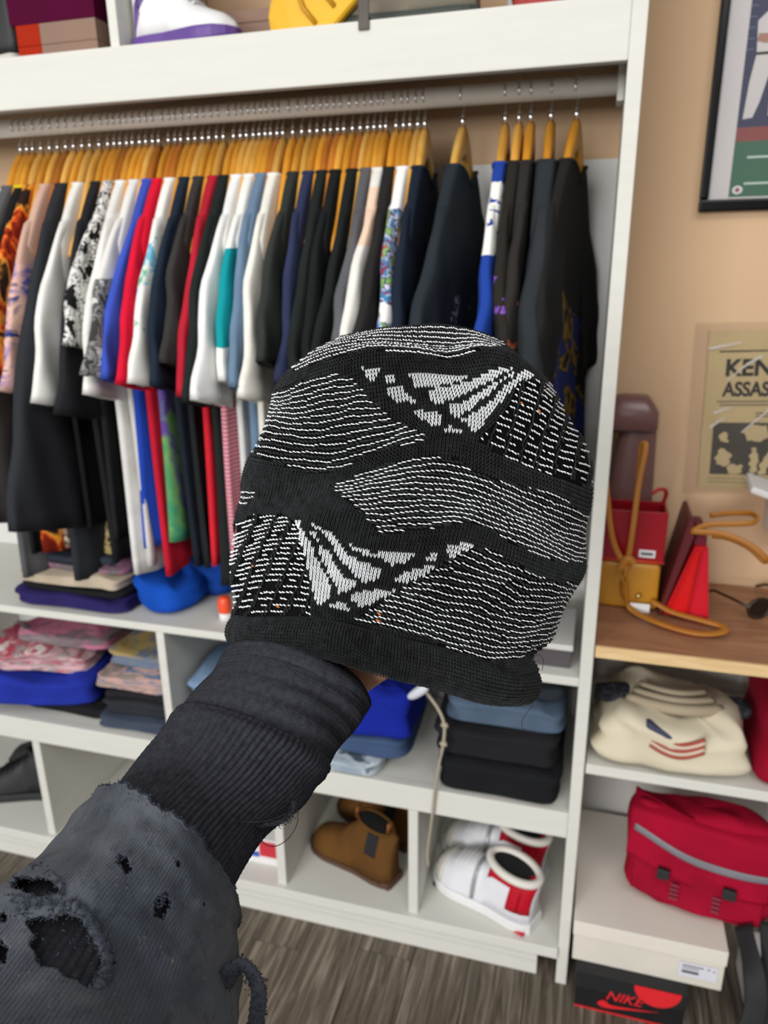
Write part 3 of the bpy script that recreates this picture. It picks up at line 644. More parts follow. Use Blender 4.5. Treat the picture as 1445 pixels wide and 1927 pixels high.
# boxes on the floor
MWB = plain('dcd6cb', .6, var=.03)
r = shoebox('shoe_box', 'large off-white shoe box under the red messenger bag', (.040, -.022, .1015), (.338, .33, .205), MWB, plain('d5cfc3', .6), .036)
st = box('sticker', (.062, -.1772, .022), (.135, -.1752, .058), plain('d8d8e0', .4), r, .0003)
for zz, hh, x0, x1 in ((.05, .003, .068, .108), (.044, .002, .068, .1), (.032, .007, .068, .1), (.05, .003, .115, .12), (.047, .003, .126, .13)): box('print_line', (x0, -.1776, zz), (x1, -.1771, zz + hh), plain('55555c', .6), r, 0)
r = shoebox('shoe_box', 'black shoe box with a red disc and red lettering on the floor', (.052, -.046, 0), (.272, .3, .101), BLK, plain('141416', .45), .045)
RD = plain('d8242c', .4)
flat('red_stripe', [(-.108, .001), (.108, .001), (.108, .005), (-.108, .005)], -.1708, RD, r)
disc = [(x_, z_) for x_, z_ in ell(.052, .098, .046, .046, 36) if z_ < .1005]; flat('red_disc', disc, -.1742, RD, r, .0006)
text_mesh('lettering', 'NIKE', .033, RD, r, (-.012, -.1735, .052), (R(90), 0, 0), .0003, .35, 1.0)
sw = smoothpath([(-.052, .036), (-.062, .026), (-.056, .018), (-.04, .0165), (.0, .024), (.06, .036)], 24); sw2 = smoothpath([(.06, .036), (.0, .029), (-.03, .0265), (-.04, .0285), (-.043, .0325), (-.052, .036)], 24)
flat('tick_mark', [tuple(p) for p in sw] + [tuple(p) for p in sw2[1:-1]], -.1720, RD, r, .0006)
folded('floor_carton', 'pale carton corner on the floor past the black strap', (.46, .06, 0), .12, .2, .1, plain('cfccca', .6), 55, 0, cat='box', e1=.12, e2=.12, noise=0)

# messenger bag
MBAG = plain('960a2a', .85, spec=.12, var=.2, bump=.35, bscale=60)
r = thing('messenger_bag', 'crimson messenger bag with a grey reflective stripe, leaning on the off-white box', 'bag', (.275, .092, .2065), R(-6), rot=(R(-8), R(1.5), R(-9)))
v, f = pillow(.285, .085, .25, .3, .28, 72, 34, .011, 0, 60, .04); mesh('bag_body', v, f, MBAG, r)
def sheet(nm, x0, x1, z0, z1, y, m, amp=.003, nx=40, nz=20, th=.003, seed=0, zc=None, top=None):
    rg = np.random.default_rng(seed); ph = rg.uniform(0, 6, 4); V = []
    for j in range(nz + 1):
        for i in range(nx + 1):
            u, w_ = i / nx, j / nz; x_ = x0 + (x1 - x0) * u; z_ = z0 + (z1 - z0) * w_ + (zc(u) if zc else 0)
            yy = y - amp * (math.sin(x_ * 45 + ph[0]) + math.sin(z_ * 60 + x_ * 30 + ph[1])) * .5 - .008 * math.sin(u * 3.14)
            if top and z_ > top: a = (z_ - top); yy += a * .9; z_ = top + a * .45
            V.append((x_, yy, z_))
    F = [(j * (nx + 1) + i, j * (nx + 1) + i + 1, (j + 1) * (nx + 1) + i + 1, (j + 1) * (nx + 1) + i) for j in range(nz) for i in range(nx)]
    o = mesh(nm, V, F, m, r); md = o.modifiers.new('s', 'SOLIDIFY'); md.thickness = th; md.offset = 0; return o
dip = lambda u: -.022 * math.sin(u * 3.14) - .012 * u
sheet('flap', -.138, .138, .115, .285, -.05, MBAG, .003, seed=1, zc=lambda u: dip(u) - .012 * u, top=.226)
sheet('reflective_stripe', -.128, .135, .158, .175, -.0535, plain('77757c', .35), .003, 40, 4, .002, 1, lambda u: -.03 * math.sin(u * 2.6) + .02 * (1 - u))
sheet('front_pocket', -.12, .13, .03, .125, -.0475, plain('8e0a28', .85, spec=.12, var=.2), .0045, seed=3, zc=lambda u: -.012 * math.sin(u * 3.14))
for xx in (-.06, .065): box('buckle', (xx - .012, -.075, .088), (xx + .012, -.063, .112), BLK, r, .002)
for xx in (-.035, .045):
    for q_ in range(4): box('webbing_loop', (xx - .008, -.0655, .04 + .011 * q_), (xx + .008, -.0635, .046 + .011 * q_), plain('7f2438', .6), r, .0005)
r.scale = (1, 1, .9)
st_ = [(.10, -.06, .03), (.125, -.135, -.02), (.135, -.155, -.09), (.12, -.165, -.15), (.075, -.185, -.185)]
v, f = tube(smoothpath(st_, 30), .021, 12, flat=.16, up=(0, 1, .3)); mesh('shoulder_strap', v, f, plain('17181b', .75), r)
st_ = [(.145, -.05, .05), (.158, -.12, -.04), (.15, -.16, -.13), (.10, -.19, -.195)]
v, f = tube(smoothpath(st_, 30), .018, 12, flat=.16, up=(0, 1, .3)); mesh('shoulder_strap', v, f, plain('141518', .75), r)
box('strap_buckle', (.085, -.20, -.175), (.135, -.185, -.15), plain('0f1012', .35), r, .004)

# things on the worktop
MTS = plain('a5691f', .5, var=.12)
def strap(pts, parent, r0=.008, nm='strap', m=None, flat_=.3, up=(0, 1, 0), n=40):
    v, f = tube(smoothpath(pts, n), r0, 10, flat=flat_, up=up); return mesh(nm, v, f, m or MTS, parent)
MMV = plain('6b4a48', .28, var=.1)
r = thing('mauve_handbag', 'tall mauve leather bag with a folded-over lid standing against the wall', 'bag', (.078, .295, TZ + .0005))
rings = []
for z_, cx_, wx, wy in ((0, 0, .058, .034), (.02, 0, .06, .036), (.2, .008, .047, .032), (.345, .014, .036, .03), (.358, .014, .034, .028)):
    rings.append([(cx_ + wx * math.copysign(abs(math.cos(q)) ** .5, math.cos(q)), wy * math.copysign(abs(math.sin(q)) ** .5, math.sin(q)), z_) for q in np.linspace(0, 2 * np.pi, 32, endpoint=False)])
v, f = loft(rings); mesh('bag_body', v, f, MMV, r)
rings = []
for z_, a_, b_ in ((.350, .050, .036), (.354, .054, .040), (.388, .052, .038), (.412, .036, .030), (.418, .03, .024)):
    rings.append([(-.002 + a_ * math.copysign(abs(math.cos(q)) ** .4, math.cos(q)), -.003 + b_ * math.copysign(abs(math.sin(q)) ** .6, math.sin(q)), z_) for q in np.linspace(0, 2 * np.pi, 32, endpoint=False)])
v, f = loft(rings); mesh('lid_flap', v, f, MMV, r)
v, f = tube([(-.04, -.04, .35), (.016, -.044, .352), (.044, -.03, .352)], .0022, 6); mesh('seam', v, f, plain('2c1d1d', .6), r)
MYB = plain('b07a1d', .4, var=.12)
r = thing('mustard_handbag', 'mustard yellow handbag with a gold ball clasp and long tan strap', 'bag', (.093, .215, TZ + .0005))
v, f = pillow(.125, .075, .101, .18, .15, 48, 20, .0015, 0, 70, .02); mesh('bag_body', v, f, MYB, r)
v, f = pillow(.011, .011, .011, 1, 1, 16, 10, 0); mesh('ball_clasp', [(a + .022, b - .05, c + .03) for a, b, c in v], f, plain('c9b070', .2, .9), r)
v, f = tube([(.022, -.036, .033), (.022, -.048, .035)], .002, 8); mesh('clasp_pin', v, f, plain('c9b070', .2, .9), r)
box('price_tag', (.008, -.052, .001), (.046, -.0505, .02), plain('dcdcdc', .6), r, .0003)
L = lambda p: tuple(np.array(p) - np.array((.093, .215, TZ + .0005)))
strap([L(at(x, y, Y)) for x, y, Y in ((1140, 905, .16), (1150, 1000, .15), (1165, 1045, .15), (1180, 1055, .15), (1190, 1000, .15), (1202, 910, .16), (1215, 845, .17), (1210, 835, .175), (1205, 860, .18), (1196, 960, .175))], r, .0056)
strap([L(at(1168, 1070, .15)), L(at(1180, 1052, .148)), L(at(1192, 1060, .15))], r, .009, 'strap_knot', None, .8)
strap([L(at(1178, 1062, .15)), L(at(1172, 1100, .15)), L((.10, .16, TZ + .012)), L((.15, .105, TZ + .011)), L((.215, .075, TZ + .011)), L((.262, .09, TZ + .011)), L((.268, .115, TZ + .012)), L((.235, .13, TZ + .013)), L((.18, .15, TZ + .016)), L((.14, .165, TZ + .03))], r, .009, 'strap', None, .4, (0, 0, 1))
r = thing('red_patent_bag', 'open-topped red patent handbag sitting on the mustard one', 'bag', (.095, .22, TZ + .1022))
MRP = plain('8f1420', .22, var=.1); MRD = plain('5a0d14', .4)
for a, b, nm in (((-.062, -.04, 0), (.062, -.034, .107), 'front_panel'), ((-.062, .034, 0), (.062, .04, .107), 'rear_panel'), ((-.062, -.034, 0), (-.056, .034, .107), 'end_panel'), ((.056, -.034, 0), (.062, .034, .107), 'end_panel'), ((-.056, -.034, 0), (.056, .034, .006), 'base_panel')): box(nm, a, b, MRP, r, .0015)
v, f = tube([(-.063, -.041, .003), (.063, -.041, .003)], .003, 8); mesh('piping', v, f, plain('c43a2a', .4), r)
strap([(.055, .03, .1), (.058, .01, .135), (.045, -.005, .145), (.03, -.02, .14)], r, .004, 'handle', plain('a3202b', .3), .6)
box('price_sticker', (.014, -.0412, .012), (.045, -.0402, .028), plain('d5d5d8', .5), r, .0003); box('price_print', (.018, -.0416, .017), (.041, -.0412, .023), plain('55555a', .6), r, 0)
# wedge shaped red handbag
r = thing('red_handbag', 'wedge-shaped glossy red handbag with dark maroon flap and tan straps', 'bag', (.205, .215, TZ + .0005))
BR = plain('c01018', .3, var=.12); MAR = plain('5b151b', .4)
def wedge(nm, prof, y0, y1, m, bev=.002):
    bm = bmesh.new(); a = [bm.verts.new((x_, y0, z_)) for x_, z_ in prof]; b = [bm.verts.new((x_, y1, z_)) for x_, z_ in prof]
    bm.faces.new(a); bm.faces.new(b[::-1])
    for i in range(len(prof)): j = (i + 1) % len(prof); bm.faces.new((a[j], a[i], b[i], b[j]))
    bmesh.ops.recalc_face_normals(bm, faces=bm.faces[:]); bmesh.ops.bevel(bm, geom=bm.edges[:], offset=bev, segments=2, affect='EDGES')
    return bobj(nm, bm, m, r)
wedge('bag_body', [(-.04, 0), (.046, 0), (.043, .02), (.028, .15), (.004, .15)], -.05, .07, BR)
wedge('flap', [(-.05, .0), (-.043, 0), (.0, .17), (-.004, .205), (-.012, .205)], -.055, .075, MAR)
wedge('gusset_fold', [(-.03, .004), (.002, .004), (.014, .145), (.006, .145)], -.058, -.05, plain('d2151a', .22), .003)
wedge('gusset_fold', [(.008, .004), (.044, .004), (.028, .148), (.018, .145)], -.058, -.05, plain('c81a2c', .22), .003)
wedge('top_tab', [(.002, .15), (.026, .15), (.024, .178), (.008, .178)], -.04, .06, plain('6d0a26', .4))
L = lambda p: tuple(np.array(p) - np.array((.205, .215, TZ + .0005)))
strap([L(at(x, y, Y)) for x, y, Y in ((1295, 1003, .165), (1330, 988, .155), (1380, 986, .15), (1415, 984, .15), (1425, 975, .17), (1410, 966, .2), (1370, 966, .22), (1335, 970, .23))], r, .0055)
strap([L(at(x, y, Y)) for x, y, Y in ((1300, 1000, .16), (1360, 1005, .15), (1410, 1025, .14), (1440, 1050, .135), (1437, 1055, .14), (1410, 1030, .15), (1370, 1012, .16), (1340, 1008, .17))], r, .006)
# sunglasses
r = thing('sunglasses', 'dark tortoiseshell sunglasses lying on the worktop', 'sunglasses', (.372, .205, TZ + .0005), R(28))
for xx in (-.032, .032):
    v, f = tube([(xx + .025 * math.cos(q), 0, .024 + .02 * math.sin(q)) for q in np.linspace(0, 2 * np.pi, 25)], .0036, 8, up=(0, 1, 0), cap=False); mesh('rim', v, f, plain('2a1a12', .25), r)
    n_ = ell(xx, .024, .024, .019, 24); flat('lens', n_, .001, plain('1a1512', .1), r, .002)
    sx_ = math.copysign(1, xx); v, f = tube([(xx + sx_ * .026, 0, .03), (xx + sx_ * .03, .05, .028), (xx + sx_ * .03, .1, .022), (xx + sx_ * .028, .125, .008)], .003, 8); mesh('temple', v, f, plain('2a1a12', .25), r)
v, f = tube([(-.009, 0, .03), (0, -.002, .033), (.009, 0, .03)], .0028, 8); mesh('bridge', v, f, plain('2a1a12', .25), r)
r = thing('wall_bracket', 'white angled plastic bracket on the wall beside the red wedge handbag', 'bracket', (.395, WALLY, 1.02))
box('bracket_body', (-.032, -.07, -.045), (.05, -.001, .03), WHT, r, .006)
o = box('angled_plate', (-.085, -.10, 0), (.08, -.012, .014), WHT, r, .004); o.location = (0, 0, .034); o.rotation_euler = (R(6), R(18), 0)

# ------------------------------------------------------------------ framed poster and newspaper on the wall
r = thing('framed_poster', 'black framed sports poster hung on the beige wall', 'picture', (.166, WALLY, 1.597))
MFR = plain('08080a', .22, spec=.25); FW, FH = .50, .62
for a, b in (((0, -.022, 0), (FW, -.0005, .022)), ((0, -.022, FH - .022), (FW, -.0005, FH)), ((0, -.022, .0222), (.016, -.0005, FH - .0222)), ((FW - .016, -.022, .0222), (FW, -.0005, FH - .0222))): box('frame', a, b, MFR, r, .004)
box('mat_board', (.0162, -.006, .0222), (FW - .0162, -.002, FH - .0222), plain('b9b4b4', .6, var=.02), r, 0)
t = NT('poster_print'); sp = t.n('ShaderNodeSeparateXYZ'); t.l(t.tc.outputs['Object'], sp.inputs[0])
n = t.noise(25, 3); c = t.ramp(sp.outputs[2], [(0, '2f5c44'), (.118, '2f5c44'), (.119, '7d3b36'), (.142, '7d3b36'), (.143, '272b48')], 'CONSTANT'); c = t.mix(t.math('MULTIPLY', n, .35), c, (60, 60, 70)); MPOST = t.out(c, .5, .4)
P0 = .052
flat('print', [(P0, .026), (FW - P0, .026), (FW - P0, FH - .05), (P0, FH - .05)], -.0062, MPOST, r)
MJ = plain('b3afae', .6); MSK = plain('8f6a5c', .6)
def fig(nm, pts, m, y): return flat(nm, [(P0 + a, b) for a, b in pts], y, m, r, .0004)
fig('printed_trousers', [(.008, .158), (.024, .160), (.033, .185), (.043, .23), (.048, .2), (.05, .162), (.07, .160), (.074, .22), (.072, .262), (.018, .262), (.012, .22)], MJ, -.0070)
fig('printed_jersey', [(.018, .264), (.072, .264), (.075, .3), (.08, .315), (.06, .335), (.05, .338), (.03, .33), (.014, .315), (.016, .29)], MJ, -.0070)
fig('printed_belt', [(.018, .261), (.072, .261), (.072, .2655), (.018, .2655)], plain('1b1b14', .6), -.0075)
fig('printed_forearms', [(.016, .283), (.03, .279), (.06, .281), (.074, .285), (.07, .296), (.04, .294), (.018, .295)], MSK, -.0075)
fig('printed_face', ell(.046, .352, .012, .017), MSK, -.0070); fig('printed_cap', [(.033, .36), (.059, .36), (.056, .373), (.046, .377), (.036, .373)], plain('15151c', .6), -.0076)
for i in range(6): fig('printed_fence_line', [(.0, .27 + .017 * i), (.012, .27 + .017 * i), (.012, .2715 + .017 * i), (.0, .2715 + .017 * i)], plain('5c6384', .6), -.0069)
fig('printed_badge', ell(.014, .038, .009, .0075), plain('c4bcc0', .5), -.0070); fig('printed_badge_mark', ell(.014, .038, .004, .004), plain('7d3b40', .5), -.0075)
for i, w_ in enumerate((.05, .08)): fig('printed_caption', [(.024, .092 - .045 * i), (.024 + w_, .092 - .045 * i), (.024 + w_, .0955 - .045 * i), (.024, .0955 - .045 * i)], plain('a5b5ab', .5), -.0070)

r = thing('framed_newspaper', 'old yellowed newspaper front page in a clear plastic sleeve pinned to the wall', 'newspaper', (.226, WALLY, 1.05), rot=(0, R(-2.2), 0))
r.name = 'newspaper'
t = NT('newsprint'); c = t.mix(t.noise(8, 4), 'b39c74', 'c9b48a'); MNEWS = t.out(c, .8, .2); MINK = plain('37332e', .8); NWW, NWH = .26, .325
box('page', (0, -.005, 0), (NWW, -.001, NWH), MNEWS, r, .0005)
text_mesh('masthead', 'DALLAS NEWS EXTRA', .0165, MINK, r, (.12, -.0052, .300), (R(90), 0, 0)) if 0 else None
def tx(nm, s_, size, x_, z_, sx=1): text_mesh(nm, s_, size, MINK, r, (x_, -.0053, z_), (R(90), 0, 0), .0002, 0, sx, 1, .035)
tx('headline', 'KENNEDY', .046, .140, .250, 1.0); tx('headline', 'ASSASSINATED', .04, .142, .207, .80)
flat('rule_line', [(.022, .283), (.24, .283), (.24, .286), (.022, .286)], -.0051, MINK, r); 
for zz, a, b in ((.182, .024, .235), (.175, .03, .2), (.158, .1, .235), (.152, .1, .235)): flat('print_line', [(a, zz), (b, zz), (b, zz + .003), (a, zz + .003)], -.0051, plain('6a6150', .8), r)
flat('photo', [(.022, .03), (.235, .03), (.235, .14), (.022, .14)], -.0052, plain('45403a', .8, var=.3), r, .0003)
PP = plain('bda880', .8)
for e in (ell(.105, .118, .025, .017), ell(.046, .066, .015, .018), ell(.044, .108, .009, .010), ell(.105, .06, .008, .028), ell(.128, .055, .008, .03, 20, -.3), ell(.07, .04, .015, .012), ell(.17, .1, .018, .02), ell(.2, .06, .014, .02)): flat('photo_figure', [(max(.0225, a + .003 * math.sin(b * 400 + a * 90)), max(.031, min(.139, b + .003 * math.sin(a * 330)))) for a, b in e], -.0056, PP, r, .0003)
for zz in (.012, .02): flat('print_line', [(.02, zz), (.24, zz), (.24, zz + .002), (.02, zz + .002)], -.0051, plain('8a7d62', .8), r)
t = NT('clear_film'); t.b.inputs['Transmission Weight'].default_value = 1; t.b.inputs['IOR'].default_value = 1.02; t.b.inputs['Roughness'].default_value = .08; t.b.inputs['Specular IOR Level'].default_value = .8
t.b.inputs['Coat Weight'].default_value = .5; t.b.inputs['Coat Roughness'].default_value = .12; wv = t.n('ShaderNodeTexNoise'); wv.inputs['Scale'].default_value = 7; wv.inputs['Distortion'].default_value = 2; t.l(t.coord((1, 1, 3), (0, .7, 0)), wv.inputs[0]); t.bump(wv.outputs[0], .6, .02); MFILM = t.m
V = []; F = []; nx, nz = 30, 36
for j in range(nz + 1):
    for i in range(nx + 1):
        x_, z_ = -.028 + (NWW + .05) * i / nx, -.012 + (NWH + .028) * j / nz
        V.append((x_, -.0085 - .0012 * math.sin(x_ * 60 + z_ * 45) - .0009 * math.sin(z_ * 90 - x_ * 30), z_))
F = [(j * (nx + 1) + i, j * (nx + 1) + i + 1, (j + 1) * (nx + 1) + i + 1, (j + 1) * (nx + 1) + i) for j in range(nz) for i in range(nx)]
o = mesh('plastic_sleeve', V, F, MFILM, r)
t = NT('film_highlight'); t.b.inputs['Alpha'].default_value = .5; MCRS = t.out('e6e0da', .3, .8)  # pale half-clear colour stands in for crumple highlights along the film's creases
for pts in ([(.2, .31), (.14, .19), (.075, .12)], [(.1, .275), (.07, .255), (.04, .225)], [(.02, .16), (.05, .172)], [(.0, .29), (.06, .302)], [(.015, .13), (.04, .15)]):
    v, f = tube(smoothpath([(a, -.0105, b) for a, b in pts], 14), np.linspace(.003, .0015, 14) , 6, flat=.3, up=(0, 1, 0)); mesh('crease_highlight', v, f, MCRS, r)

# ------------------------------------------------------------------ the knitted hat
ZC = .56
ROWS = [  # courses of the knitting from brim to crown, each from one side seam to the other
 [(436,1190),(520,1190),(600,1196),(700,1218),(800,1245),(880,1262),(950,1270),(1016,1262)],
 [(426,1095),(500,1083),(580,1086),(690,1112),(800,1136),(880,1155),(970,1180),(1056,1170)],
 [(437,1010),(500,988),(590,982),(690,1000),(780,1002),(870,1000),(980,1035),(1094,1080)],
 [(456,925),(540,932),(620,930),(700,920),(790,908),(880,918),(1000,962),(1106,1005)],
 [(468,872),(540,887),(620,890),(700,866),(790,838),(870,838),(960,872),(1050,908),(1114,932)],
 [(491,797),(560,803),(640,796),(720,786),(800,768),(880,766),(960,785),(1050,825),(1106,845)],
 [(516,728),(580,702),(640,684),(700,668),(780,668),(850,677),(920,664),(985,684),(1038,730)],
 [(566,672),(630,652),(700,642),(780,646),(850,650),(915,648),(985,676)],
 [(640,635),(700,621),(760,615),(830,612),(890,622),(942,641)]]
def resample(P, n):
    P = smoothpath(P, 200); d = np.r_[0, np.cumsum(np.linalg.norm(np.diff(P, axis=0), axis=1))]; d /= d[-1]
    return np.stack([np.interp(np.linspace(0, 1, n), d, P[:, i]) for i in (0, 1)], 1)
NF, NT_ = 97, 260
RS = np.stack([resample(r_, NF) for r_ in ROWS])
GRID = np.stack([smoothpath(RS[:, j], NT_) for j in range(NF)], 1)          # NT_ x NF x 2
tt = np.linspace(0, 1, NT_)
BB = np.interp(tt, [0, .12, .3, .6, .72, .8, .88, .95, 1], [.076, .079, .081, .079, .074, .067, .054, .038, .024]); BB = np.convolve(np.pad(BB, 12, 'edge'), np.ones(25) / 25, 'valid')
midp = pd(GRID[:, NF // 2, 0], GRID[:, NF // 2, 1], ZC - BB); arc = np.r_[0, np.cumsum(np.linalg.norm(np.diff(midp, axis=0), axis=1))]
TARC = lambda u: np.interp(u, arc / arc[-1], tt)                             # equal steps up the front
ph_ = np.linspace(-np.pi, np.pi, 721); ex = np.stack([.125 * np.sin(ph_), .08 * np.sign(np.cos(ph_)) * np.abs(np.cos(ph_)) ** .85], 1)
pa = np.r_[0, np.cumsum(np.linalg.norm(np.diff(ex, axis=0), axis=1))]; PHI = lambda u: np.interp(u, pa / pa[-1], ph_)
def bil(A, t_, f_):
    x_ = np.clip(t_, 0, 1) * (A.shape[0] - 1); y_ = np.clip(f_, 0, 1) * (A.shape[1] - 1)
    i = np.minimum(x_.astype(int), A.shape[0] - 2); j = np.minimum(y_.astype(int), A.shape[1] - 2); a = (x_ - i)[..., None]; b = (y_ - j)[..., None]
    return (A[i, j] * (1 - a) * (1 - b) + A[i + 1, j] * a * (1 - b) + A[i, j + 1] * (1 - a) * b + A[i + 1, j + 1] * a * b)
Zt = lambda org, sc, pts: [(org[0] + x_ / sc, org[1] + y_ / sc) for x_, y_ in pts]
a1, s1 = (420, 600), 3.803; a2, s2 = (740, 600), 3.6125; a3 = (410, 920); a4 = (740, 920)
WHITE = [Zt(a1, s1, [(975,350),(1140,345),(1070,455)]), Zt(a1, s1, [(1165,400),(1240,400),(1220,465),(1170,460)]),
 Zt(a2, s2, [(100,375),(300,380),(545,375),(480,410),(400,440),(220,468),(145,465),(130,410)]),
 Zt(a2, s2, [(235,480),(380,455),(520,420),(600,380),(690,340),(860,328),(760,370),(640,430),(520,490),(440,530),(330,575),(255,565)]),
 Zt(a2, s2, [(350,590),(480,560),(560,510),(650,450),(720,420),(760,395),(835,362),(835,388),(760,420),(690,470),(640,520),(560,570),(520,610),(430,672),(370,612)]),
 Zt(a2, s2, [(450,690),(530,640),(600,600),(680,540),(760,460),(830,410),(900,340),(965,380),(860,440),(780,520),(700,600),(620,700),(570,762),(540,762),(490,700)]),
 Zt(a1, s1, [(1150,490),(1280,488),(1330,550),(1412,605),(1240,588),(1180,540)]),
 Zt(a2, s2, [(105,620),(310,625),(330,690),(368,688),(270,738),(230,700),(150,662)]), Zt(a2, s2, [(325,768),(380,730),(420,735),(475,775),(400,778)]),
 Zt(a3, s2, [(525,205),(565,210),(575,265),(640,360),(650,400),(665,470),(710,550),(760,640),(775,720),(792,728),(700,782),(660,762),(640,690),(610,590),(590,470),(580,400),(545,290)]),
 Zt(a3, s2, [(630,288),(670,300),(700,380),(750,430),(800,520),(860,600),(945,635),(915,692),(830,712),(770,610),(720,520),(690,450),(680,370)]),
 Zt(a3, s2, [(640,235),(760,290),(840,370),(870,440),(950,480),(1080,530),(1125,560),(1090,612),(1000,634),(930,592),(870,520),(800,430),(760,360),(700,290)]),
 Zt(a3, s2, [(875,355),(940,390),(1060,430),(1180,430),(1290,420),(1335,450),(1300,492),(1190,518),(1130,482),(1030,462),(920,410)]),
 Zt(a3, s2, [(1165,630),(1220,595),(1310,560),(1390,530),(1472,520),(1480,560),(1360,612),(1230,638)]),
 Zt(a3, s2, [(890,735),(960,700),(1080,680),(1220,688),(1140,735),(1050,772),(970,815),(930,772)]), Zt(a3, s2, [(740,800),(800,770),(870,788),(905,830),(830,828)]),
 Zt(a4, s2, [(355,380),(470,368),(555,372),(500,420),(430,440),(400,485),(370,430)]), Zt(a4, s2, [(222,450),(308,435),(290,492),(230,498)]), Zt(a4, s2, [(15,600),(130,550),(282,520),(282,560),(170,612),(35,640)])]
RIPPLE = [[(500,715),(533,703),(560,695),(650,668),(700,660),(760,662),(800,668),(840,678),(880,668),(905,658),(960,650),(985,640),(985,560),(500,560)],
 [(470,745),(510,738),(560,718),(640,703),(668,715),(690,745),(740,790),(806,820),(795,830),(740,842),(690,856),(650,880),(600,892),(560,885),(520,870),(480,852),(440,850)],
 [(622,915),(680,890),(740,870),(800,858),(860,863),(890,885),(940,905),(1010,920),(1060,935),(1092,960),(1150,985),(1150,1060),(1060,1058),(1000,1040),(960,1020),(920,990),(880,983),(810,995),(750,1002),(720,1007),(690,975),(650,940)],
 [(670,1165),(720,1130),(770,1100),(830,1065),(880,1035),(925,1033),(960,1058),(1030,1088),(1150,1110),(1120,1150),(1055,1190),(1020,1225),(985,1240),(930,1240),(880,1242),(840,1217),(800,1202),(740,1187)],
 [(420,912),(470,920),(486,926),(472,945),(420,958)]]
LACE = [[(480,968),(530,966),(560,985),(572,1050),(578,1100),(585,1160),(400,1160),(400,1000)],
 [(985,712),(1030,718),(1160,760),(1160,915),(1092,912),(1000,880),(950,858),(897,830),(930,800),(960,760)]]
def inpoly(px, py, poly):
    r_ = np.zeros(px.shape, bool); n = len(poly)
    for i in range(n):
        x0, y0 = poly[i]; x1, y1 = poly[(i + 1) % n]
        if y0 == y1: continue
        c_ = ((y0 > py) != (y1 > py)) & (px < (x1 - x0) * (py - y0) / (y1 - y0) + x0); r_ ^= c_
    return r_
gx, gy = np.meshgrid(np.arange(380, 1180, 2.), np.arange(560, 1300, 2.)); ZM = np.zeros(gx.shape)
for p in RIPPLE + LACE: ZM[inpoly(gx, gy, p)] = 1
for _ in range(3):
    for ax in (0, 1):
        ZM = sum(np.roll(ZM, k_, ax) for k_ in range(-4, 5)) / 9
def zsoft(px, py):
    i = np.clip(((py - 560) / 2).astype(int), 0, ZM.shape[0] - 1); j = np.clip(((px - 380) / 2).astype(int), 0, ZM.shape[1] - 1); return ZM[i, j]
def hat(u, t_, off=0.0, relief=True):
    """point of the hat's cloth: u round it (0.5 = middle of the front), t up it"""
    u, t_ = np.broadcast_arrays(np.asarray(u, float), np.asarray(t_, float)); f_ = PHI(u)
    q = bil(GRID, t_, (np.sin(f_) + 1) / 2); b = np.interp(t_, tt, BB); c_ = np.sign(np.cos(f_)) * np.abs(np.cos(f_)) ** .85
    px, py = q[..., 0], q[..., 1]
    rl = 0
    if relief:
        z_ = zsoft(px, py); rl = .0022 * z_ * (1 - z_) * 4 * .2 - .0024 * z_
        rl = rl + .0016 * np.sin(px / 52. + py / 61.) * np.cos(py / 43. - px / 97.) + .0012 * np.sin(px / 23 + py / 37.)
        rl = rl - .012 * np.exp(-((px - 1030) / 45) ** 2 - ((py - 1235) / 22) ** 2) - .004 * np.exp(-((px - 830) / 60) ** 2 - ((py - 685) / 10) ** 2)
    dep = ZC - (b + (rl + off) * np.minimum(1, b / .03)) * c_
    side = np.sin(f_) * (rl + off) / ZC * FPX
    return pd(px + side, py, dep), px, py
MBK = None
t = NT('black_yarn'); n = t.noise(160, 4, .7); c = t.ramp(n, [(.3, (19, 20, 21)), (.7, (44, 46, 48))]); t.bump(t.noise(2600, 3, .7), .5, .0004); MBK = t.out(c, .85, .12, 0, .05)
t = NT('white_yarn'); n = t.noise(220, 4, .7); c = t.ramp(n, [(.3, (212, 214, 217)), (.7, (236, 238, 240))]); t.bump(t.noise(2600, 3, .7), .5, .0004); MWY = t.out(c, .85, .15, 0, .05)
t = NT('black_lining'); MLIN = t.out(t.mix(t.noise(300), (8, 8, 9), (15, 16, 16)), .95, .05)
MORY = plain('b5622a', .9)
nu, nt = 240, 110
uu, tg = np.meshgrid(np.arange(nu) / nu, TARC(np.linspace(0, 1, nt)))
P, _, _ = hat(uu, tg, -.0011)
cap_ = []
for kk in (.6, .1):
    f_ = PHI(np.arange(nu) / nu); q_ = bil(GRID, np.ones(nu), (np.sin(f_) + 1) / 2); cap_.append(pd(q_[:, 0], q_[:, 1] - 3 * (1 - kk), ZC - BB[-1] * kk * np.sign(np.cos(f_)) * np.abs(np.cos(f_)) ** .85))
P = np.concatenate([P, np.array(cap_)]); nt += 2
qd = np.array([(j * nu + i, j * nu + (i + 1) % nu, (j + 1) * nu + (i + 1) % nu, (j + 1) * nu + i) for j in range(nt - 1) for i in range(nu)])
HAT = fastmesh('knitted_hat', P.reshape(-1, 3), qd, MLIN); tag(HAT, 'black and white patterned knitted beanie with a rolled brim, held up on a raised hand', 'hat')
def template(paths, ns):
    V, Q = [], []
    for path in paths:
        b0 = len(V)
        for (u, v, n, ru, rn) in path:
            for k_ in range(ns):
                th = 2 * np.pi * k_ / ns; V.append((u + ru * math.cos(th), v, n + rn * math.sin(th)))
        for i in range(len(path) - 1):
            for k_ in range(ns): Q.append((b0 + i * ns + k_, b0 + i * ns + (k_ + 1) % ns, b0 + (i + 1) * ns + (k_ + 1) % ns, b0 + (i + 1) * ns + k_))
    return np.array(V), np.array(Q)
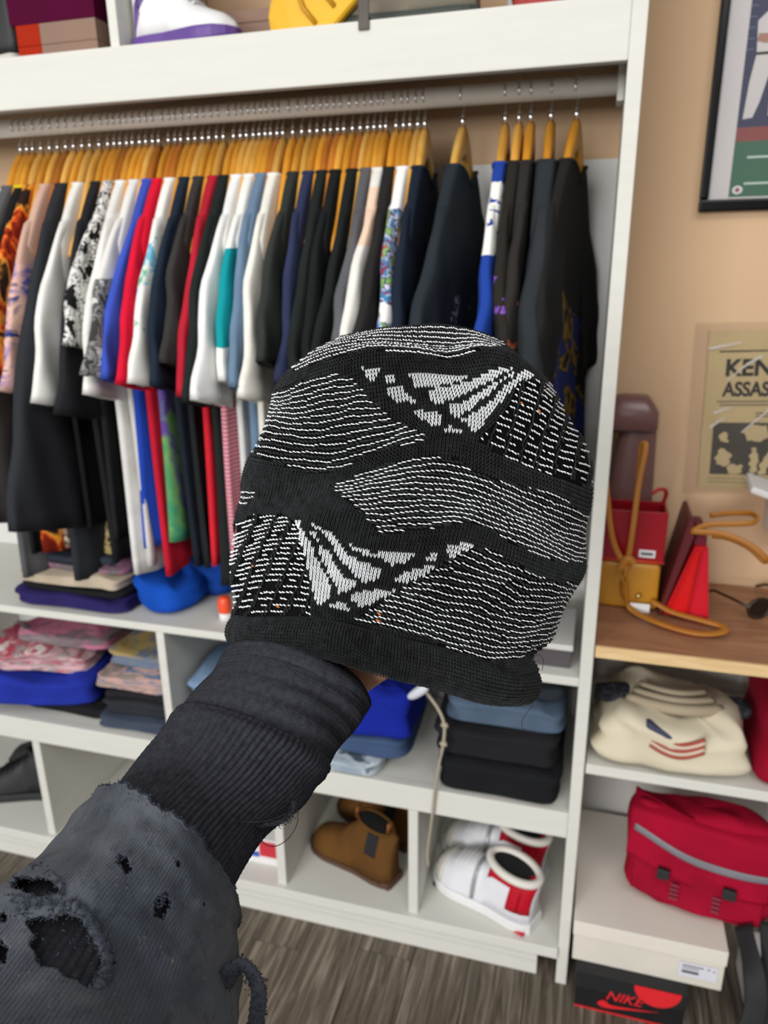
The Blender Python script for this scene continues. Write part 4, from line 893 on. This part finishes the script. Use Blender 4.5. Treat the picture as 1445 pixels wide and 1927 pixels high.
def leg(sg): return [(sg * .07, -.80, -.16, .04, .05), (sg * .155, -.38, .13, .12, .23), (sg * .25, .14, .20, .14, .26), (sg * .31, .62, -.10, .05, .07)]
TV, TQ = template([leg(-1), leg(1)], 5)
def dash_t():
    V, Q = [], []; ns = 5; pth = [(-.54, .24, -.10, .05), (-.3, .14, .10, .19), (.0, 0, .17, .24), (.3, -.14, .10, .19), (.54, -.24, -.10, .05)]
    for (u, v, n, r_) in pth:
        for k_ in range(ns): th = 2 * np.pi * k_ / ns; V.append((u, v + 1.35 * r_ * math.cos(th), n + r_ * math.sin(th)))
    for i in range(4):
        for k_ in range(ns): Q.append((i * ns + k_, i * ns + (k_ + 1) % ns, (i + 1) * ns + (k_ + 1) % ns, (i + 1) * ns + k_))
    return np.array(V), np.array(Q)
DV, DQ = dash_t()
def instance(Cn, U, Vv, N, T, Q, su, sv, sn):
    jit = rng.normal(0, .07, (len(Cn), 1, 1)); Cn = Cn + N * rng.normal(0, .0001, (len(Cn), 1)); sk_ = rng.normal(0, .07, (len(Cn), 1)); U, Vv = U + Vv * sk_, Vv - U * sk_ * .5
    V = Cn[:, None] + (T[None, :, 0:1] * (1 + jit)) * U[:, None] * su + T[None, :, 1:2] * Vv[:, None] * sv + T[None, :, 2:3] * N[:, None] * sn
    F = (Q[None] + (np.arange(len(Cn)) * len(T))[:, None, None]).reshape(-1, 4); return V.reshape(-1, 3), F
def frames(fn, u, t_, du, dt):
    C0 = fn(u, t_); A = fn(u + du, t_) - fn(u - du, t_); B = fn(u, t_ + dt) - fn(u, t_ - dt)
    A /= np.linalg.norm(A, axis=1)[:, None] + 1e-12; N = np.cross(A, B); N /= np.linalg.norm(N, axis=1)[:, None] + 1e-12
    B = np.cross(N, A); return C0, A, B, N
PER = pa[-1]; NC = 250; NROW = int(arc[-1] / .00242)
cu_ = (np.arange(NC) + .5) / NC; cu_ = cu_[np.abs(PHI(cu_)) < R(118)]
rows_t = TARC((np.arange(NROW) + .5) / NROW); NRW2 = int(arc[-1] / .00196); rows2 = TARC((np.arange(NRW2) + .5) / NRW2); H2 = arc[-1] / NRW2
fn = lambda u, t_: hat(u, t_)[0]
WV, WF, WM = [], [], []; base_i = 0
def add(V, F, m):
    global base_i
    WV.append(V); WF.append(F + base_i); WM.append(np.full(len(F), m)); base_i += len(V)
jj, ii = np.meshgrid(np.arange(NROW), np.arange(len(cu_)), indexing='ij'); uV = cu_[ii.ravel()]; tV = rows_t[jj.ravel()]; _, pxV, pyV = hat(uV, tV)
zr_ = np.zeros(len(uV), bool)
for p in RIPPLE: zr_ |= inpoly(pxV, pyV, p)
zl_ = np.zeros(len(uV), bool)
for p in LACE: zl_ |= inpoly(pxV, pyV, p)
zw_ = np.zeros(len(uV), bool)
for p in WHITE: zw_ |= inpoly(pxV, pyV, p)
plainst = ~(zr_ | zl_)
W_ = .00262; Hh = arc[-1] / NROW
for m, sel in ((0, plainst & ~zw_), (1, plainst & zw_)):
    C0, A, B, N = frames(fn, uV[sel], tV[sel], .002, .004)
    wloc = np.linalg.norm(fn(uV[sel] + .5 / NC, tV[sel]) - fn(uV[sel] - .5 / NC, tV[sel]), axis=1)
    V, F = instance(C0, A * wloc[:, None], B * Hh, N, TV, TQ, 1.0, 1.0, W_); add(V, F, m)
# ripple and openwork fields: courses of bumps
tc0 = float(6 / 8 * 1.0); tcr = np.linspace(.73, 1, 18); CROWN_T = tcr
for kind, polys in (('c', RIPPLE[:1]), ('r', RIPPLE[1:]), ('l', LACE)):
    for m in (0, 1):
        us, ts, nl = [], [], []
        for j in range(NRW2 if kind != 'c' else len(CROWN_T)):
            n_ = int(NC / 1.32) if kind in 'rc' else int(NC / 1.05)
            u = (np.arange(n_) + .5 * (j % 2) + .25 * ((j // 2) % 2)) / n_; u = u[np.abs(PHI(u)) < R(118)]; t_ = np.full(len(u), rows2[j] if kind != 'c' else CROWN_T[j])
            if kind == 'r': t_ = t_ + .0022 * np.sin(u * 47 + t_ * 31) + .0014 * np.sin(u * 113 - t_ * 60) + rng.normal(0, .0007, len(u))
            _, px, py = hat(u, t_)
            s_ = np.zeros(len(u), bool)
            for p in polys: s_ |= inpoly(px, py, p)
            if kind in 'rc':
                if (j % 2 == 0) != (m == 1): continue
            else:
                k_ = -1 if 0 else 1
                sl = np.where(px < 780, .45, .28)
                a_ = (px + sl * py) / 34.; b_ = (py + np.floor(a_) * 13) / 37.; fa, fb = a_ % 1 - .5, b_ % 1 - .5
                oval = (np.abs(fa) / .42) ** 3 + (np.abs(fb) / .47) ** 3 < 1
                if m == 1: s_ &= oval & (j % 2 == 0)
                else: s_ &= np.abs(np.abs(fa) - .5) < .13
            us.append(u[s_]); ts.append(t_[s_])
        u, t_ = np.concatenate(us), np.concatenate(ts)
        if len(u) == 0: continue
        C0, A, B, N = frames(fn, u, t_, .002, .004)
        C0 = C0 + rng.normal(0, .00016, C0.shape)
        wl_ = np.linalg.norm(fn(u + .5 / n_, t_) - fn(u - .5 / n_, t_), axis=1)
        lift = .0002 if m == 0 else .00030
        hl_ = np.linalg.norm(fn(u, np.minimum(t_ + .006, 1)) - fn(u, t_ - .006), axis=1) if kind == 'c' else None
        if kind == 'l' and m == 0:
            A, B = B + A * np.where(proj(C0)[:, :1] < 780, .42, .26), A
            A /= np.linalg.norm(A, axis=1)[:, None]; wl_ = np.full(len(u), .0027)
        if kind == 'l':
            lift = .0009 if m == 0 else .0004
        V, F = instance(C0 + N * lift, A * wl_[:, None] * (1.05 if m == 0 else .96), B * ((hl_ if hl_ is not None else H2) * (1.15 if m == 0 else .75))[:, None] if hl_ is not None else B * (H2 * ((1.25 if m == 0 else .80) if kind == 'r' else 1.0)), N * (1.0 if m == 0 else .95), DV, DQ, 1, 1, .0024); add(V, F, m)
for px_, py_ in ((1016, 772), (984, 762), (520, 1140), (472, 1064), (714, 1153), (712, 1166)):
    d_ = (pxV - px_) ** 2 + (pyV - py_) ** 2 + 1e6 * (np.abs(PHI(uV)) > 1.5); i_ = int(np.argmin(d_))
    C0, A, B, N = frames(fn, uV[i_:i_ + 1], tV[i_:i_ + 1], .002, .004); V, F = instance(C0 + N * .001, A * W_, B * Hh, N, DV, DQ, 1.1, 1, W_); add(V, F, 2)
o = fastmesh('knit_stitches', np.concatenate(WV), np.concatenate(WF), None, HAT, [MBK, MWY, MORY], np.concatenate(WM)); o['kind'] = 'stuff'
# rolled brim
BR_ = resample([(448,1188),(520,1193),(600,1202),(700,1226),(800,1254),(880,1276),(950,1291),(994,1292)], NF)
def brim(u, v, off=0.0):
    u, v = np.broadcast_arrays(np.asarray(u, float), np.asarray(v, float)); f_ = PHI(u); ps = R(115) - v * R(250)
    fr = (np.sin(f_) + 1) / 2 * (NF - 1); i = np.minimum(fr.astype(int), NF - 2); a = (fr - i)[..., None]; q = BR_[i] * (1 - a) + BR_[i + 1] * a
    c_ = np.sign(np.cos(f_)) * np.abs(np.cos(f_)) ** .85
    rv = np.interp(q[..., 0], [448, 520, 700, 900, 994], [28, 32, 37, 37, 31]) + off / ZC * FPX; rd = .0085 + off + .0006 * np.sin(u * 60)
    px = q[..., 0] + np.sin(f_) * np.cos(ps) * (rd / ZC * FPX) + .1 * rv * np.sin(ps); py = q[..., 1] - rv * np.sin(ps) + 2.0 * np.sin(u * 41)
    dep = ZC - .0775 * c_ - rd * np.cos(ps) * c_
    return pd(px, py, dep)
nu, nv = 240, 28
uu, vg = np.meshgrid(np.arange(nu) / nu, np.linspace(0, 1, nv)); P = brim(uu, vg, -.0009)
qd = np.array([(j * nu + (i + 1) % nu, j * nu + i, (j + 1) * nu + i, (j + 1) * nu + (i + 1) % nu) for j in range(nv - 1) for i in range(nu)])
BRIM = fastmesh('rolled_brim', P.reshape(-1, 3), qd, MLIN, HAT)
nr_ = 22; jj, ii = np.meshgrid(np.arange(nr_), np.arange(len(cu_)), indexing='ij'); u = cu_[ii.ravel()]; v_ = (jj.ravel() + .5) / nr_
C0, A, B, N = frames(lambda a, b: brim(a, b), u, v_, .002, .01); N = -N; B = -B
wl_ = np.linalg.norm(brim(u + .5 / NC, v_) - brim(u - .5 / NC, v_), axis=1)
V, F = instance(C0, A * wl_[:, None], B * .00235, N, TV, TQ, 1, 1, .0031)
o = fastmesh('knit_stitches', V, F, MBK, BRIM); o['kind'] = 'stuff'
# loose fibres
def fibres(name, roots, dirs, m, parent, length, rad, curl=.6, segs=6, seed=0):
    rg = np.random.default_rng(seed); n = len(roots); d = np.array(dirs, float); d /= np.linalg.norm(d, axis=1)[:, None] + 1e-9
    L = rg.uniform(.5, 1, n) * length; pts = [np.array(roots, float)]
    for k_ in range(segs):
        d = d + rg.normal(0, curl, d.shape); d /= np.linalg.norm(d, axis=1)[:, None]; pts.append(pts[-1] + d * (L / segs)[:, None])
    pts = np.stack(pts, 1); T = np.gradient(pts, axis=1); T /= np.linalg.norm(T, axis=2)[..., None] + 1e-9
    a = np.cross(T, np.array([.31, .52, .8])); a /= np.linalg.norm(a, axis=2)[..., None] + 1e-9; b = np.cross(T, a)
    V = np.stack([pts + rad * (math.cos(q) * a + math.sin(q) * b) for q in (0, 2.094, 4.189)], 2)     # n, segs+1, 3, 3
    S1 = segs + 1; Q = np.array([(i * 3 + k_, i * 3 + (k_ + 1) % 3, (i + 1) * 3 + (k_ + 1) % 3, (i + 1) * 3 + k_) for i in range(segs) for k_ in range(3)])
    F = (Q[None] + (np.arange(n) * S1 * 3)[:, None, None]).reshape(-1, 4)
    o = fastmesh(name, V.reshape(-1, 3), F, m, parent); o['kind'] = 'stuff'; return o
u = rng.uniform(.2, .8, 9000); t_ = rng.uniform(0.02, 1, 9000); C0, A, B, N = frames(fn, u, t_, .002, .004)
fibres('wool_fuzz', C0, N * .6 + A * rng.normal(0, .6, (9000, 1)) + B * rng.normal(0, .6, (9000, 1)), MBK, HAT, .0042, .00005, .4, 4, 5)
V = []
for pts in ([(1012,1262,.555),(1018,1285,.552),(1008,1310,.55),(1000,1330,.55),(985,1350,.55),(982,1368,.55),(990,1375,.55)], [(990,1315,.5),(975,1325,.5),(945,1322,.5)], [(1000,1245,.5),(1010,1232,.5),(1022,1240,.5),(1020,1262,.5)]):
    v, f = tube(smoothpath([pd(*p) for p in pts], 30), .00022, 5); mesh('loose_thread', v, f, plain('1f2026', .9), HAT)

# ------------------------------------------------------------------ the raised arm
r = PERSON = thing('person', 'person seen only by the raised forearm, in a torn charcoal sleeve over black thermal, holding up the beanie', 'person', pd(60, 2100, .33))
r['label'] = 'person reaching out a forearm in a torn charcoal sleeve, holding up the beanie'
def tospace(o):
    o.parent = PERSON; o.matrix_parent_inverse = Matrix.Translation(PERSON.location).inverted(); return o
t = NT('skin'); c = t.mix(t.noise(60, 4), (178, 128, 100), (198, 148, 120)); t.bump(t.noise(700, 3), .2, .0004); t.b.inputs['Subsurface Weight'].default_value = .08; t.b.inputs['Subsurface Radius'].default_value = (.01, .004, .002); MSKIN = t.out(c, .5, .4)
bm = bmesh.new(); rad = []
def jv(px, py, dep, r_): v = bm.verts.new(pd(px, py, dep)); rad.append(r_); return v
root = jv(330, 1590, .50, .034); lower = jv(80, 1990, .40, .040); elbow = jv(-150, 2240, .355, .036); bm.edges.new((root, lower)); bm.edges.new((lower, elbow))
wr = jv(560, 1300, .552, .026); bm.edges.new((root, wr)); heel = jv(622, 1226, .558, .029); bm.edges.new((wr, heel)); palm = jv(676, 1140, .56, .031); bm.edges.new((heel, palm))
def chain(b, js):
    for j in js: v = jv(*j); bm.edges.new((b, v)); b = v
chain(heel, [(700, 1247, .540, .0185), (768, 1212, .530, .0145), (836, 1160, .527, .0115), (890, 1100, .532, .0092), (912, 1060, .536, .0065)])
chain(palm, [(745, 1075, .545, .013), (786, 985, .53, .0098), (812, 915, .527, .0088), (828, 860, .533, .0076), (836, 832, .537, .0058)])
chain(palm, [(712, 1055, .557, .013), (732, 955, .545, .0098), (746, 875, .542, .0088), (754, 812, .548, .0076), (758, 780, .552, .0058)])
chain(palm, [(676, 1058, .571, .0125), (674, 962, .564, .0095), (674, 888, .563, .0086), (676, 832, .568, .0074), (678, 803, .571, .0056)])
chain(palm, [(640, 1075, .583, .0115), (618, 998, .583, .0086), (606, 940, .584, .0078), (600, 895, .586, .0068), (598, 872, .587, .0052)])
me = bpy.data.meshes.new('forearm_and_hand'); bm.to_mesh(me); bm.free(); me.materials.append(MSKIN); hand = bpy.data.objects.new('forearm_and_hand', me); C.objects.link(hand)
sk = hand.modifiers.new('skin', 'SKIN'); sk.use_smooth_shade = True; hand.modifiers.new('sub', 'SUBSURF').levels = 2; hand.modifiers['sub'].render_levels = 2
for i, d in enumerate(me.skin_vertices[0].data): d.radius = (rad[i], rad[i]); d.use_root = (i == 0)
tospace(hand)

def sleeve_fn(keys, pw=1.0):
    K = np.array([[a[0], a[1], b[0], b[1], d_, fo[0], fo[1], bu] for a, b, d_, fo, bu in keys], float); G_ = smoothpath(K, 400)
    def fn(th, s, off=0):
        th, s = np.broadcast_arrays(np.asarray(th, float), np.asarray(s, float)); x_ = np.clip(s, 0, 1) * 399; i = np.minimum(x_.astype(int), 398); a = (x_ - i)[..., None]; g = G_[i] * (1 - a) + G_[i + 1] * a
        mx, my = (g[..., 0] + g[..., 2]) / 2, (g[..., 1] + g[..., 3]) / 2; hx, hy = (g[..., 2] - g[..., 0]) / 2, (g[..., 3] - g[..., 1]) / 2
        c_, s_ = -np.cos(th), np.sin(th); hl = np.hypot(hx, hy); k_ = 1 + off / (hl / FPX * g[..., 4])
        return pd(mx + hx * c_ * k_ + g[..., 5] * s_, my + hy * c_ * k_ + g[..., 6] * s_, g[..., 4] - (g[..., 7] + off) * s_)
    return fn
def sleeve_mesh(name, fn, nth, ns, m, disp=None, s0=0, s1=1, uvs=(1, 1), keep=None):
    th, s = np.meshgrid(np.linspace(0, 2 * np.pi, nth, endpoint=False), np.linspace(s0, s1, ns)); P = fn(th, s, disp(th, s) if disp else 0)
    ii, jj = np.meshgrid(np.arange(nth), np.arange(ns - 1)); k_ = (ii + 1) % nth
    Q = np.stack([jj * nth + ii, jj * nth + k_, (jj + 1) * nth + k_, (jj + 1) * nth + ii], -1).reshape(-1, 4)
    P = P.reshape(-1, 3); uv = np.stack([th.ravel() / 6.2832 * uvs[0], s.ravel() * uvs[1]], 1)
    if keep is not None: Q = Q[keep(P[Q].mean(1), proj(P[Q].mean(1)))]
    o = fastmesh(name, P, Q, m, None, uv=uv); return tospace(o), P, Q
INK = [((436,1216),(694,1326),.535,(30,-42),.046), ((388,1285),(648,1386),.528,(26,-30),.046), ((330,1352),(596,1466),.517,(22,-24),.047), ((262,1432),(560,1520),.503,(20,-22),.048),
       ((196,1505),(492,1580),.487,(18,-22),.047), ((110,1596),(438,1662),.467,(16,-20),.045), ((20,1690),(405,1760),.442,(14,-18),.044), ((-80,1800),(385,1870),.412,(12,-16),.044),
       ((-210,1940),(355,2010),.37,(10,-14),.043), ((-430,2220),(250,2320),.31,(8,-10),.042)]
fin = sleeve_fn(INK)
t = NT('thermal_knit'); v = t.coord(src='UV'); wv = t.n('ShaderNodeTexWave'); wv.bands_direction = 'Y'; wv.inputs['Scale'].default_value = 60; wv.inputs['Distortion'].default_value = 1.2; wv.inputs['Detail Scale'].default_value = 4; t.l(v, wv.inputs[0])
n = t.noise(220, 4, .7); c = t.ramp(n, [(.25, (26, 27, 32)), (.75, (50, 51, 58))]); t.bump(wv.outputs[1], .35, .0006); MTH = t.out(c, .9, .15, 0, 0)
NR = 74
def d_rib(th, s):
    rib = np.abs(np.cos(th * NR / 2)) ** .6
    return -.0004 + .0018 * rib + .00035 * np.sin(s * 620 + np.floor(th * NR / 6.2832) * 3.14159) * rib + .0045 * np.exp(-((s - .21) / .03) ** 2) + .0018 * np.sin(s * 26 + 2 * np.sin(th)) * (s > .2) * np.exp(-(s - .2) / .25)
sleeve_mesh('thermal_sleeve', fin, NR * 8, 220, MTH, d_rib, .19, 1.0, (NR, 1))
t = NT('cuff_knit'); n = t.noise(260, 4, .7); c = t.ramp(n, [(.25, (28, 29, 34)), (.75, (52, 53, 60))]); v = t.coord(src='UV'); wv = t.n('ShaderNodeTexWave'); wv.bands_direction = 'X'; wv.inputs['Scale'].default_value = .31416; wv.inputs['Distortion'].default_value = .4; wv.inputs['Detail Scale'].default_value = .3; t.l(v, wv.inputs[0]); t.bump(wv.outputs[1], .8, .0012); MCUF = t.out(c, .9, .15, 0, 0)
NC2 = 190
def d_cuff(th, s): return -.0006 + .0014 * np.abs(np.cos((th * NC2 + s * 150) / 2)) + .0012 * np.sin(s * 42 + 3 * np.sin(th + .6)) * (s > .04) - .0015 * np.clip((s - .19) / .05, 0, 1) - .006 * np.clip((.012 - s) / .012, 0, 1)
cf, PC, QC = sleeve_mesh('cuff', fin, NC2 * 4, 80, MCUF, d_cuff, 0.0, .235, (NC2, 1))
cf.modifiers.new('s', 'SOLIDIFY').thickness = .0018; cf.modifiers['s'].offset = -1

OUTK = [((190,1492),(432,1742),.470,(50,-62),.052), ((150,1536),(438,1768),.462,(44,-52),.053), ((90,1598),(444,1808),.45,(34,-42),.054), ((0,1668),(440,1880),.432,(26,-34),.054), ((-90,1760),(432,1980),.41,(20,-26),.053),
        ((-220,1900),(405,2110),.375,(14,-18),.052), ((-470,2220),(300,2430),.31,(8,-10),.05)]
fout = sleeve_fn(OUTK)
t = NT('worn_knit'); v = t.coord(src='UV'); wv = t.n('ShaderNodeTexWave'); wv.bands_direction = 'X'; wv.inputs['Scale'].default_value = 62; wv.inputs['Distortion'].default_value = 2.6; wv.inputs['Detail'].default_value = 3; wv.inputs['Detail Scale'].default_value = 3; t.l(v, wv.inputs[0])
n = t.noise(11, 5, .6); c = t.ramp(n, [(.34, (38, 42, 49)), (.5, (52, 57, 65)), (.68, (80, 84, 91))])
sp_ = t.ramp(t.noise(420, 2, .5), [(.70, (0, 0, 0)), (.78, (255, 255, 255))]); c = t.mix(t.math('MULTIPLY', sp_, .35), c, (150, 140, 120))
ds = t.ramp(t.noise(90, 4, .7), [(.36, (255, 255, 255)), (.46, (0, 0, 0))]); c = t.mix(t.math('MULTIPLY', ds, .55), c, (34, 38, 45))
hgt = t.math('ADD', t.math('MULTIPLY', wv.outputs[1], .38), t.math('MULTIPLY', t.noise(300, 5, .75), 1.0)); t.bump(hgt, .9, .0012); MWORN = t.out(c, .95, .1, 0, .1)
HOLES = [(236, 1628, 11, 20, -.5), (305, 1706, 15, 26, .35), (335, 1627, 5, 8, 0), (130, 1785, 86, 55, .65), (70, 1670, 48, 18, .15), (3, 1795, 16, 22, 0), (8, 1728, 9, 12, 0), (300, 1690, 4, 6, 0), (382, 1700, 3, 4, 0)]
def hole_q(px, py, h, k=1.0):
    dx, dy = px - h[0], py - h[1]; c_, s_ = math.cos(h[4]), math.sin(h[4]); a, b = dx * c_ + dy * s_, -dx * s_ + dy * c_
    ang = np.arctan2(b / h[3], a / h[2]); return np.hypot(a / h[2], b / h[3]) / (k * (1 + .10 * np.sin(ang * 5 + h[0]) + .06 * np.sin(ang * 11 + h[1])))
def keep(P3, q):
    dep = (P3 - CAM) @ AX[2]; k_ = np.ones(len(q), bool)
    for h in HOLES: k_ &= ~((hole_q(q[:, 0], q[:, 1], h) < 1) & (dep < np.interp(q[:, 1], [1500, 2000], [.455, .385])))
    return k_
def d_out(th, s):
    e = .004 * np.sin(th * 9 + 2) + .003 * np.sin(th * 23 + 1)
    return .0009 * np.sin(s * 37 + th * 3 + 2 * np.sin(th * 2)) * np.sin(th * 5 - s * 9) + .0022 * np.sin(th * 3 + s * 11) + .0016 * np.exp(-(s / .012) ** 2)
def fo2(th, s, off=0): return fout(th, s + (1 - s) * (.012 * (np.sin(th * 7) + .7 * np.sin(th * 17 + 1) + .6 * np.sin(th * 41 + 2)) + .022), off)
oS, PO, QO = sleeve_mesh('torn_sweater_sleeve', fo2, 430, 260, MWORN, d_out, 0, 1, (1, 1), keep)
oS.modifiers.new('s', 'SOLIDIFY').thickness = .0016; oS.modifiers['s'].offset = -1
PXO = proj(PO); DEPO = (PO - CAM) @ AX[2]
MFRAY = plain((47, 53, 65), .95, var=.3); MFRAY2 = plain((34, 37, 46), .95, var=.3)
# frayed rims: end of the sleeve and round every hole
roots, dirs = [], []
th = rng.uniform(0, 2 * np.pi, 2600); s_ = np.abs(rng.normal(0, .006, 2600)); Pq = fo2(th, s_, d_out(th, s_)); Pn = fo2(th, s_, d_out(th, s_) + .001); ax_ = fo2(th, s_) - fo2(th, s_ + .02)
roots.append(Pq); nn = (Pn - Pq); nn /= np.linalg.norm(nn, axis=1)[:, None]; ax_ /= np.linalg.norm(ax_, axis=1)[:, None]; dirs.append(nn * .5 + ax_ * .6 + rng.normal(0, .5, nn.shape))
front = DEPO < np.interp(PXO[:, 1], [1500, 2000], [.455, .385])
for h in HOLES:
    q = hole_q(PXO[:, 0], PXO[:, 1], h); idx = np.where(front & (q > .97) & (q < 1.0 + 9. / max(h[2], h[3])))[0]
    if len(idx) == 0: continue
    pick = rng.choice(idx, min(300, int(6 * (h[2] + h[3])))); roots.append(PO[pick] + rng.normal(0, .0004, (len(pick), 3))); toc = np.broadcast_to(-AX[2], (len(pick), 3)); dirs.append(toc * .7 + rng.normal(0, .6, (len(pick), 3)))
ro = np.concatenate(roots); di = np.concatenate(dirs)
tospace(fibres('frayed_rim', ro, di, MFRAY, None, .0034, .00034, 1.0, 7, 11))
idx = rng.choice(np.where(front)[0], 900); tospace(fibres('pilling', PO[idx], -AX[2] + rng.normal(0, .8, (900, 3)), MFRAY, None, .003, .00030, 1.1, 6, 12))
# rolled lip over the big tear
lip = [(28, 1722, .386), (60, 1716, .384), (110, 1712, .382), (140, 1704, .384), (165, 1726, .386), (186, 1762, .386), (202, 1800, .386), (200, 1838, .386), (184, 1860, .388)]
surf_d = lambda x_, y_: float(DEPO[np.argmin(np.where(front, (PXO[:, 0] - x_) ** 2 + (PXO[:, 1] - y_) ** 2, 1e9))])
lp = smoothpath([pd(x_, y_, surf_d(x_, y_) - .0012) for x_, y_, d_ in lip], 60); v, f = tube(lp, .0026 * (1 + .25 * np.sin(np.arange(60) * 1.7)), 10); tospace(mesh('rolled_lip', v, f, MWORN))
i_ = rng.integers(0, 60, 900); tospace(fibres('frayed_rim', lp[i_] + rng.normal(0, .0016, (900, 3)), -AX[2] + rng.normal(0, .7, (900, 3)), MFRAY, None, .0032, .00034, 1.0, 7, 13))
lp2 = smoothpath([pd(x_, y_, surf_d(x_, y_) - .001) for x_, y_ in ((18, 1690), (50, 1694), (90, 1692), (118, 1682), (108, 1655), (74, 1636), (58, 1640))], 40); v, f = tube(lp2, .0017, 8); tospace(mesh('rolled_lip', v, f, MWORN))
i_ = rng.integers(0, 40, 500); tospace(fibres('frayed_rim', lp2[i_] + rng.normal(0, .0012, (500, 3)), -AX[2] + rng.normal(0, .7, (500, 3)), MFRAY, None, .003, .00032, 1.0, 7, 14))
# hanging torn strip
sp3 = smoothpath([pd(*p) for p in ((424, 1850, .40), (436, 1826, .398), (456, 1816, .396), (476, 1834, .394), (487, 1868, .392), (484, 1905, .392), (478, 1960, .394))], 60)
v, f = tube(sp3, .0046 * (1 + .12 * np.sin(np.arange(60) * 2.1)), 12, flat=.5, up=(0, 1, 0)); tospace(mesh('torn_strip', v, f, MFRAY2))
i_ = rng.integers(0, 60, 900); tospace(fibres('frayed_rim', sp3[i_] + rng.normal(0, .0019, (900, 3)), rng.normal(0, 1, (900, 3)), MFRAY2, None, .0024, .00036, 1.1, 6, 15))
# snag threads at the thermal sleeve's torn hem
for pts in ([(480, 1555, .455), (520, 1552, .45), (550, 1535, .45), (556, 1510, .455)], [(555, 1512, .455), (560, 1545, .45), (545, 1575, .45), (520, 1592, .45), (498, 1588, .45), (488, 1570, .455)], [(402, 1540, .45), (450, 1546, .445), (500, 1545, .445), (540, 1530, .45)]):
    v, f = tube(smoothpath([pd(*p) for p in pts], 40), .00028, 5); tospace(mesh('snagged_thread', v, f, MTH))
tp = smoothpath([pd(*p) for p in ((478, 1562, .468), (500, 1552, .46), (530, 1545, .46), (550, 1528, .462), (553, 1508, .468))], 40); v, f = tube(tp, .0016, 8); tospace(mesh('torn_hem', v, f, MTH))
i_ = rng.integers(0, 40, 300); tospace(fibres('frayed_rim', tp[i_] + rng.normal(0, .0015, (300, 3)), rng.normal(0, 1, (300, 3)), MTH, None, .0028, .00025, .8, 6, 16))
